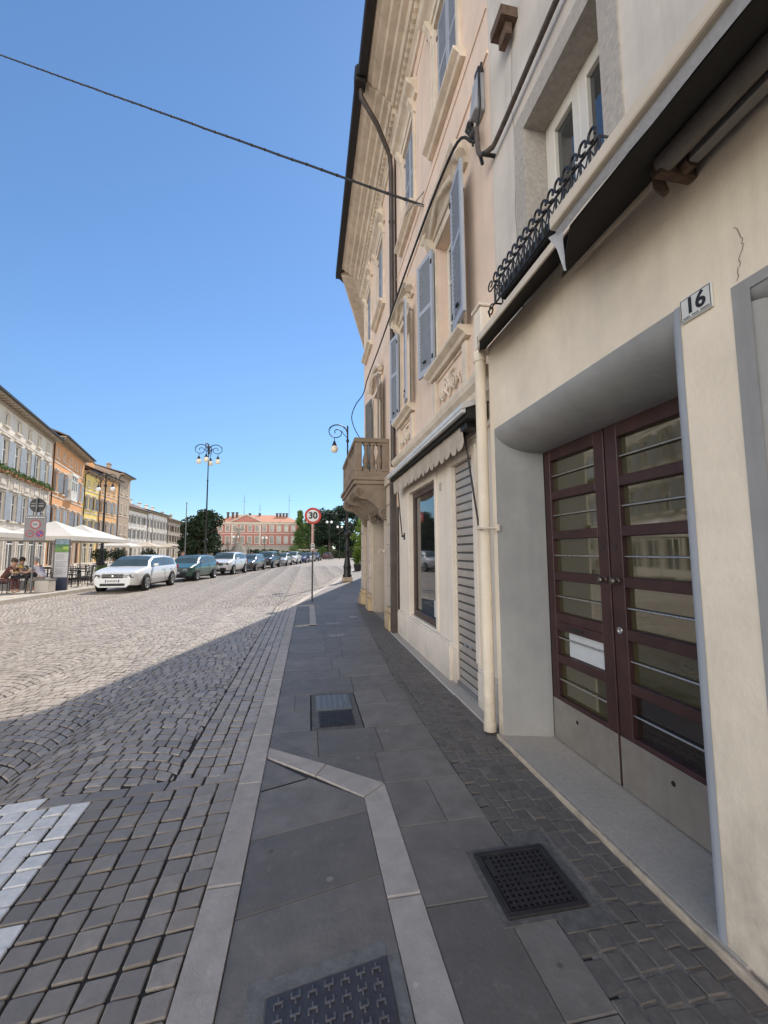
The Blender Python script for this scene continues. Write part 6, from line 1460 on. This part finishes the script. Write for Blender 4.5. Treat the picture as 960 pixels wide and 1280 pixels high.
# ================================================================== CARS
m_tyre=mat('tyre',(.012,.012,.012),.85,.2,20); m_rim=mat('alloy_rim',(.45,.45,.46),.3,.1,5,metal=.8); m_plast=mat('black_plastic',(.018,.018,.019),.6,.2,20)
m_cargl=mat('car_glass',(.06,.085,.08),.02,.2,2,spec=1.); m_headl=mat('headlight',(.07,.075,.08),.06,.1,20,spec=1.); m_tail=mat('tail_light',(.35,.015,.012),.2,.1)
m_chrome=mat('chrome',(.6,.6,.6),.12,.05,metal=1.)
def paint(n,c,metal=0.): return mat(n,c,.28,.03,2,metal=metal,coat=.8,spec=.5)
def car(px,py,az,paintm,label,L=4.3,W=1.78,H=1.47,hood=.80,cowl=(1.05,.98),wt=(1.85,),rr=3.9,rz=1.36,tail=4.15,belt=.92,clad=False,wheel=.32,hatch=True,pillars=None,clr=.19,group='cars parked along the square',rails=False,wb=(.82,3.42),back=False,headh=(.62,.76),fb=False):
    """local: front bumper at y=0 facing -Y, nose at px,py (front right corner side x)"""
    o=empty('parked_car',(0,0,0),label,'car',group); w_=W/2
    top=[(0,.64),(.02,hood-.12),(.09,hood-.05),(.30,hood),(cowl[0]*.6,(hood*.45+cowl[1]*.55)),(cowl[0],cowl[1]),(cowl[0]+(wt[0]-cowl[0])*.5,cowl[1]+(H-cowl[1])*.60),(wt[0],H-.035),((wt[0]+rr)/2,H),(rr-.25,rz+.05),(rr,rz),(tail,belt+.16),(L-.12,belt+.02),(L-.03,.78),(L,.62)]
    def tz(y): return lerp_tab(top,y)
    def wd(y):
        t=[(0,.72),(.06,.80),(.18,.90),(.45,.965),(.9,1),(L-1.,1),(L-.4,.96),(L-.12,.90),(L,.80)]; return lerp_tab(t,y)*w_
    pil=pillars or [(wt[0]+.78,.09),(wt[0]+1.62,.09)]
    st={0,.03,.10,.20,.30,cowl[0]*.6,cowl[0]*.8,cowl[0],cowl[0]+.22,cowl[0]+(wt[0]-cowl[0])*.5,wt[0]-.02,wt[0]+.25,(wt[0]+rr)/2,rr-.25,rr,tail,(rr+tail)/2,L-.12,L-.03,L,.55,.75,L-.4,L-.25}
    for c,h in pil: st|={c-h/2,c+h/2}
    st=sorted(st)
    b=MB(); gw=MB(); gr_=MB(); gs=MB(); gs2=MB(); rows=[]
    def sec(y):
        T=tz(y); w2=wd(y); bz=min(belt-.02+.03*y/L*2,T-.035); k=max(0,min(1,(T-bz)/(H-belt)))
        zb=clr+ (.03*(1-min(1,y/.25))) + (.12*(1-min(1,(L-y)/.3)))
        zm=min(.52,T-.12); zn=min(.70,T-.08)
        return [(0,zb),(.78*w2,zb),(.95*w2,zb+.09),(w2,zm),(w2*.995,zn),(w2*.965,bz),(w2*(.945-.02*k),bz+(T-bz)*.07),(w2*(.93-.17*k),bz+(T-bz)*.80),(w2*(.88-.20*k),bz+(T-bz)*.945),(w2*(.50),T-.004*(1+k)),(0,T+.008)]
    for y in st: rows.append([(x,y,z) for x,z in sec(y)])
    for i in range(len(st)-1):
        ym=(st[i]+st[i+1])/2; inp=any(abs(ym-c)<h/2 for c,h in pil)
        for j in range(10):
            for s in(-1,1):
                q=[rows[i][j],rows[i][j+1],rows[i+1][j+1],rows[i+1][j]]; q=[(s*p[0],p[1],p[2]) for p in q]
                tgt=b; mi=0
                if j==6 and cowl[0]+.2<ym<rr-.02 and not inp: tgt=gs if s>0 else gs2
                elif j in(8,9) and cowl[0]<ym<wt[0]-.01: tgt=gw
                elif j in(8,9) and rr<ym<tail: tgt=gr_
                elif j<2 or (clad and j<3 and False): mi=1
                if j==6 and inp: mi=1
                tgt.F([tgt.V(p) for p in q],mi,True)
    for i in (0,len(st)-1):
        for j in range(10):
            a,c_=rows[i][j],rows[i][j+1]; b.F([b.V((-a[0],a[1],a[2])),b.V((a[0],a[1],a[2])),b.V((c_[0],c_[1],c_[2])),b.V((-c_[0],c_[1],c_[2]))],0 if (j>2 or not fb) else 1)
    bo=b.build('body',[paintm,m_plast],o,fix=False)
    bm=bmesh.new(); bm.from_mesh(bo.data); bmesh.ops.remove_doubles(bm,verts=bm.verts[:],dist=.0005); bmesh.ops.recalc_face_normals(bm,faces=bm.faces[:]); bm.to_mesh(bo.data); bm.free()
    gw.build('windscreen',m_cargl,o,fix=False); gr_.build('rear_window',m_cargl,o,fix=False); gs.build('side_window',m_cargl,o,fix=False); gs2.build('side_window',m_cargl,o,fix=False)
    # wheels
    for wy in wb:
        for s in(-1,1):
            a=MB(); x=s*(w_-.11)
            a.lathe((s*(w_-.02),wy,wheel),[(wheel+.055,0),(wheel+.055,.024),(wheel-.01,.026)],24,axis=(s,0,0)); ao=a.build('wheel_arch',m_plast,o)
            t=MB(); ax=(s,0,0); t.lathe((x,wy,wheel),[(wheel*.62,.145),(wheel*.92,.15),(wheel,.13),(wheel,-.06),(wheel*.9,-.08)],24,axis=ax); tw=t.build('wheel',m_tyre,o)
            r_=MB(); r_.lathe((x,wy,wheel),[(wheel*.66,.140),(wheel*.64,.153),(wheel*.58,.150),(wheel*.56,.10)],24,axis=ax)
            for k in range(5):
                a0=k*2*math.pi/5; 
                def pt(r,da,d): return (x+s*d,wy+r*math.cos(a0+da),wheel+r*math.sin(a0+da))
                r_.poly([pt(wheel*.10,-.6,.140),pt(wheel*.6,-.22,.146),pt(wheel*.6,.22,.146),pt(wheel*.10,.6,.140)])
            r_.lathe((x,wy,wheel),[(wheel*.14,.142),(wheel*.10,.15),(0,.15)],12,axis=ax); r_.build('rim',m_rim,tw,fix=False)
            d=MB(); d.lathe((x,wy,wheel),[(wheel*.58,.095),(0,.095)],20,axis=ax); d.build('brake_disc',m_plast,tw)
    # front end
    z0,z1=headh
    def fx(y): return wd(y)
    for s in(-1,1):
        h=MB(); P=[]
        for (yy,zz0,zz1) in ((.03,z0+.01,z1-.04),(.12,z0+.015,z1),(.34,z0+.05,z1+.02),(.52,z0+.10,z1+.03)):
            x=s*(wd(yy)+.004)*.985; P.append([h.V((x*.99,yy-.022,zz0)),h.V((x*.965,yy-.012,zz1))])
        xi=s*wd(0)*.60; P.insert(0,[h.V((xi,-.014,z0+.02)),h.V((xi,.012,z1-.06))])
        for k in range(len(P)-1): h.F((P[k][0],P[k+1][0],P[k+1][1],P[k][1]),0,True)
        h.build('headlight',m_headl,o,fix=False)
        mr=MB(); my=cowl[0]+.42; mx=s*(w_*.96); mz=belt+.06
        mr.hexa([(mx,my-.05,mz),(mx+s*.19,my-.02,mz+.01),(mx+s*.19,my+.08,mz+.01),(mx,my+.08,mz),(mx,my-.04,mz+.12),(mx+s*.18,my-.01,mz+.13),(mx+s*.18,my+.08,mz+.13),(mx,my+.08,mz+.12)]); mr.build('wing_mirror',paintm,o,bevel=.02,seg=2)
        for hy in (wt[0]+.55,wt[0]+1.45):
            dh=MB(); xx=s*(w_*.985); dh.box(min(xx,xx+s*.022),max(xx,xx+s*.022),hy,hy+.2,belt-.11,belt-.085); dh.build('door_handle',paintm,o,bevel=.006)
        for yy in (cowl[0]+.15,pil[0][0],pil[1][0]):
            dl=MB(); xx=s*(w_*1.0); dl.box(min(xx-.004,xx+.0025),max(xx-.004,xx+.0025),yy-.006,yy+.006,.34,belt-.06); dl.build('door_gap',m_plast,o)
        tl=MB(); tl.box(min(s*w_*.72,s*w_*.93),max(s*w_*.72,s*w_*.93),L-.16,L-.02,.82,1.0); tl.build('tail_light',m_tail,o,bevel=.02)
    g=MB(); gx=wd(0)*.60; g.box(-gx,gx,-.016,.04,z0+.0,z1-.02); go=g.build('grille',m_plast,o,bevel=.01)
    g=MB(); g.box(-gx,gx,-.022,-.0165,z1-.055,z1-.047); g.box(-gx,gx,-.022,-.0165,(z0+z1)/2-.02,(z0+z1)/2-.013); g.build('grille_bar',m_chrome,go)
    g=MB(); g.lathe((0,-.019,(z0+z1)/2-.015),[(0,.006),(.05,.006),(.055,0)],14,axis=(0,-1,0)); g.build('badge',m_chrome,go)
    g=MB(); g.box(-wd(0)*.72,wd(0)*.72,-.012,.05,clr+.08,clr+.19); g.build('lower_intake',m_plast,o,bevel=.015)
    p=MB(); p.box(-.26,.26,-.026,-.0165,.42,.53); po=p.build('number_plate',m_signwh,o); p=MB(); p.box(-.26,-.225,-.0275,-.0262,.42,.53); p.box(.225,.26,-.0275,-.0262,.42,.53); p.build('plate_band',m_blue,po)
    p=MB()
    for k in range(7): p.box(-.19+k*.055,-.155+k*.055,-.0275,-.0262,.445,.505)
    p.build('plate_print',m_signgr,po)
    if rails:
        for s in(-1,1): r_=MB(); r_.tube([(s*w_*.66,wt[0]+.3,H-.03),(s*w_*.66,wt[0]+.45,H+.03),(s*w_*.66,rr-.4,H+.01),(s*w_*.66,rr-.2,rz+.04)],.018,6); r_.build('roof_rail',m_plast,o)
    # place: nose centre
    rz_=-R(az)+(math.pi if back else 0); o.rotation_euler=(0,0,rz_)
    o.location=(px,py,-.012)
    return o
CA=9.5
def cc(xr,y): return xr-.92
car(-7.72,18.55,3.5,paint('paint_white',(.74,.74,.73)),'white estate car at the front of the parked row',L=4.77,W=1.83,H=1.50,hood=.87,cowl=(1.25,1.02),wt=(2.05,),rr=4.30,rz=1.38,tail=4.62,belt=.95,wheel=.34,wb=(.92,3.71),pillars=[(2.85,.09),(3.68,.09)],rails=False,headh=(.585,.77))
car(-7.15,24.7,CA,paint('paint_green',(.03,.095,.075)),'dark green hatchback parked second in the row',L=4.05,W=1.70,H=1.46,hood=.82,cowl=(1.0,1.0),wt=(1.75,),rr=3.70,rz=1.34,tail=3.96,belt=.94,wheel=.30,wb=(.78,3.25),fb=True)
car(-6.25,30.8,CA,paint('paint_white2',(.72,.72,.71)),'white compact off-roader with a black grille, third in the parked row',L=4.22,W=1.80,H=1.62,hood=.96,cowl=(1.05,1.12),wt=(1.75,),rr=3.85,rz=1.5,tail=4.12,belt=1.04,wheel=.35,wb=(.85,3.4),clr=.24,headh=(.72,.86),fb=True)
car(-5.35,36.3,CA,paint('paint_grey',(.10,.10,.105),.4),'dark grey saloon behind the white off-roader',L=4.4,H=1.45)
car(-4.45,42.2,CA,paint('paint_black',(.012,.014,.015)),'black off-roader in the middle of the parked row',L=4.5,W=1.85,H=1.68,hood=1.0,cowl=(1.1,1.15),wt=(1.8,),rr=4.1,rz=1.56,tail=4.4,belt=1.08,wheel=.36,wb=(.9,3.6),clr=.26,headh=(.75,.9),fb=True)
car(-3.35,48.2,CA,paint('paint_silver',(.55,.55,.55),.3),'silver hatchback just behind the black off-roader',H=1.5)
car(-2.35,54.2,CA,paint('paint_white2',(.72,.72,.71)),'white off-roader beyond the silver hatchback',L=4.3,H=1.64,hood=.98,cowl=(1.05,1.12),wt=(1.75,),rr=3.9,rz=1.52,tail=4.15,belt=1.04,wheel=.35,clr=.24,headh=(.74,.88),fb=True)
car(-1.25,60.4,CA,paint('paint_blue',(.02,.03,.12)),'blue hatchback seen under the speed limit sign',H=1.5)
car(-.25,66.4,CA,paint('paint_silver',(.55,.55,.55),.3),'silver car beyond the blue hatchback',H=1.48)
car(.85,72.4,CA,paint('paint_darkblue',(.015,.02,.05)),'dark blue car at the far end of the parked row',H=1.5)
car(4.6,91,12,paint('paint_darkred',(.06,.012,.014)),'dark red car alone in the far roadway',H=1.55,back=True,group='')
car(7.2,103,12,paint('paint_grey',(.10,.10,.105),.4),'grey car farthest away by the hedges',H=1.5,group='')
car(9.6,112,12,paint('paint_silver',(.55,.55,.55),.3),'pale car farthest right, beyond the cast iron lamp',H=1.5,group='')
for o in list(bpy.data.objects):
    if o.get('group')=='': del o['group']
# motorcycle by the corner
mo=empty('motorcycle',(8.3,57,0),'dark red motor scooter parked by the corner of the right hand building','scooter')
X0,Y0=8.3,57.
def mp_(x,y,z): return (X0+x,Y0+y,z)
for y in (-.6,.6):
    m=MB(); m.lathe(mp_(-.06,y,.25),[(.12,0),(.25,.0),(.26,.06),(.25,.12),(.12,.12)],16,axis=(1,0,0)); m.build('wheel',m_tyre,mo)
m=MB(); m.tube([mp_(0,-.5,.3),mp_(0,-.42,.7),mp_(0,-.35,1.0)],[.09,.16,.10],8); m.tube([mp_(0,-.4,.35),mp_(0,0,.3),mp_(0,.3,.45),mp_(0,.75,.6)],[.14,.17,.24,.16],8); m.build('body',paint('scooter_red',(.10,.015,.015)),mo)
m=MB(); m.tube([mp_(0,.0,.72),mp_(0,.4,.78),mp_(0,.8,.80)],[.12,.16,.12],8); m.build('saddle',m_furn,mo)
m=MB(); m.tube([mp_(-.33,-.28,1.05),mp_(0,-.34,1.02),mp_(.33,-.28,1.05)],.02,6); m.build('handlebar',m_black,mo)
m=MB(); m.sphere(mp_(0,-.42,.92),.09,8); m.build('headlight',m_headl,mo)

GROUPS={'terraced_house':'terraced houses across the square','globe_lamp':'twin globe lamps','broadleaf_tree':'broadleaf trees','poplar_tree':'tall loose trees','cedar_tree':'dark cedars','lime_tree':'bright green trees','hedge':'hedges in front of the palace','flag_pole':'thin grey poles'}
for o in list(bpy.data.objects):
    if o.parent is None and 'label' in o:
        b_=o.name.split('.')[0]
        if b_ in GROUPS: o['group']=GROUPS[b_]
        if len(o['label'].split())>16: print('LONG',o.name,len(o['label'].split()),o['label'])
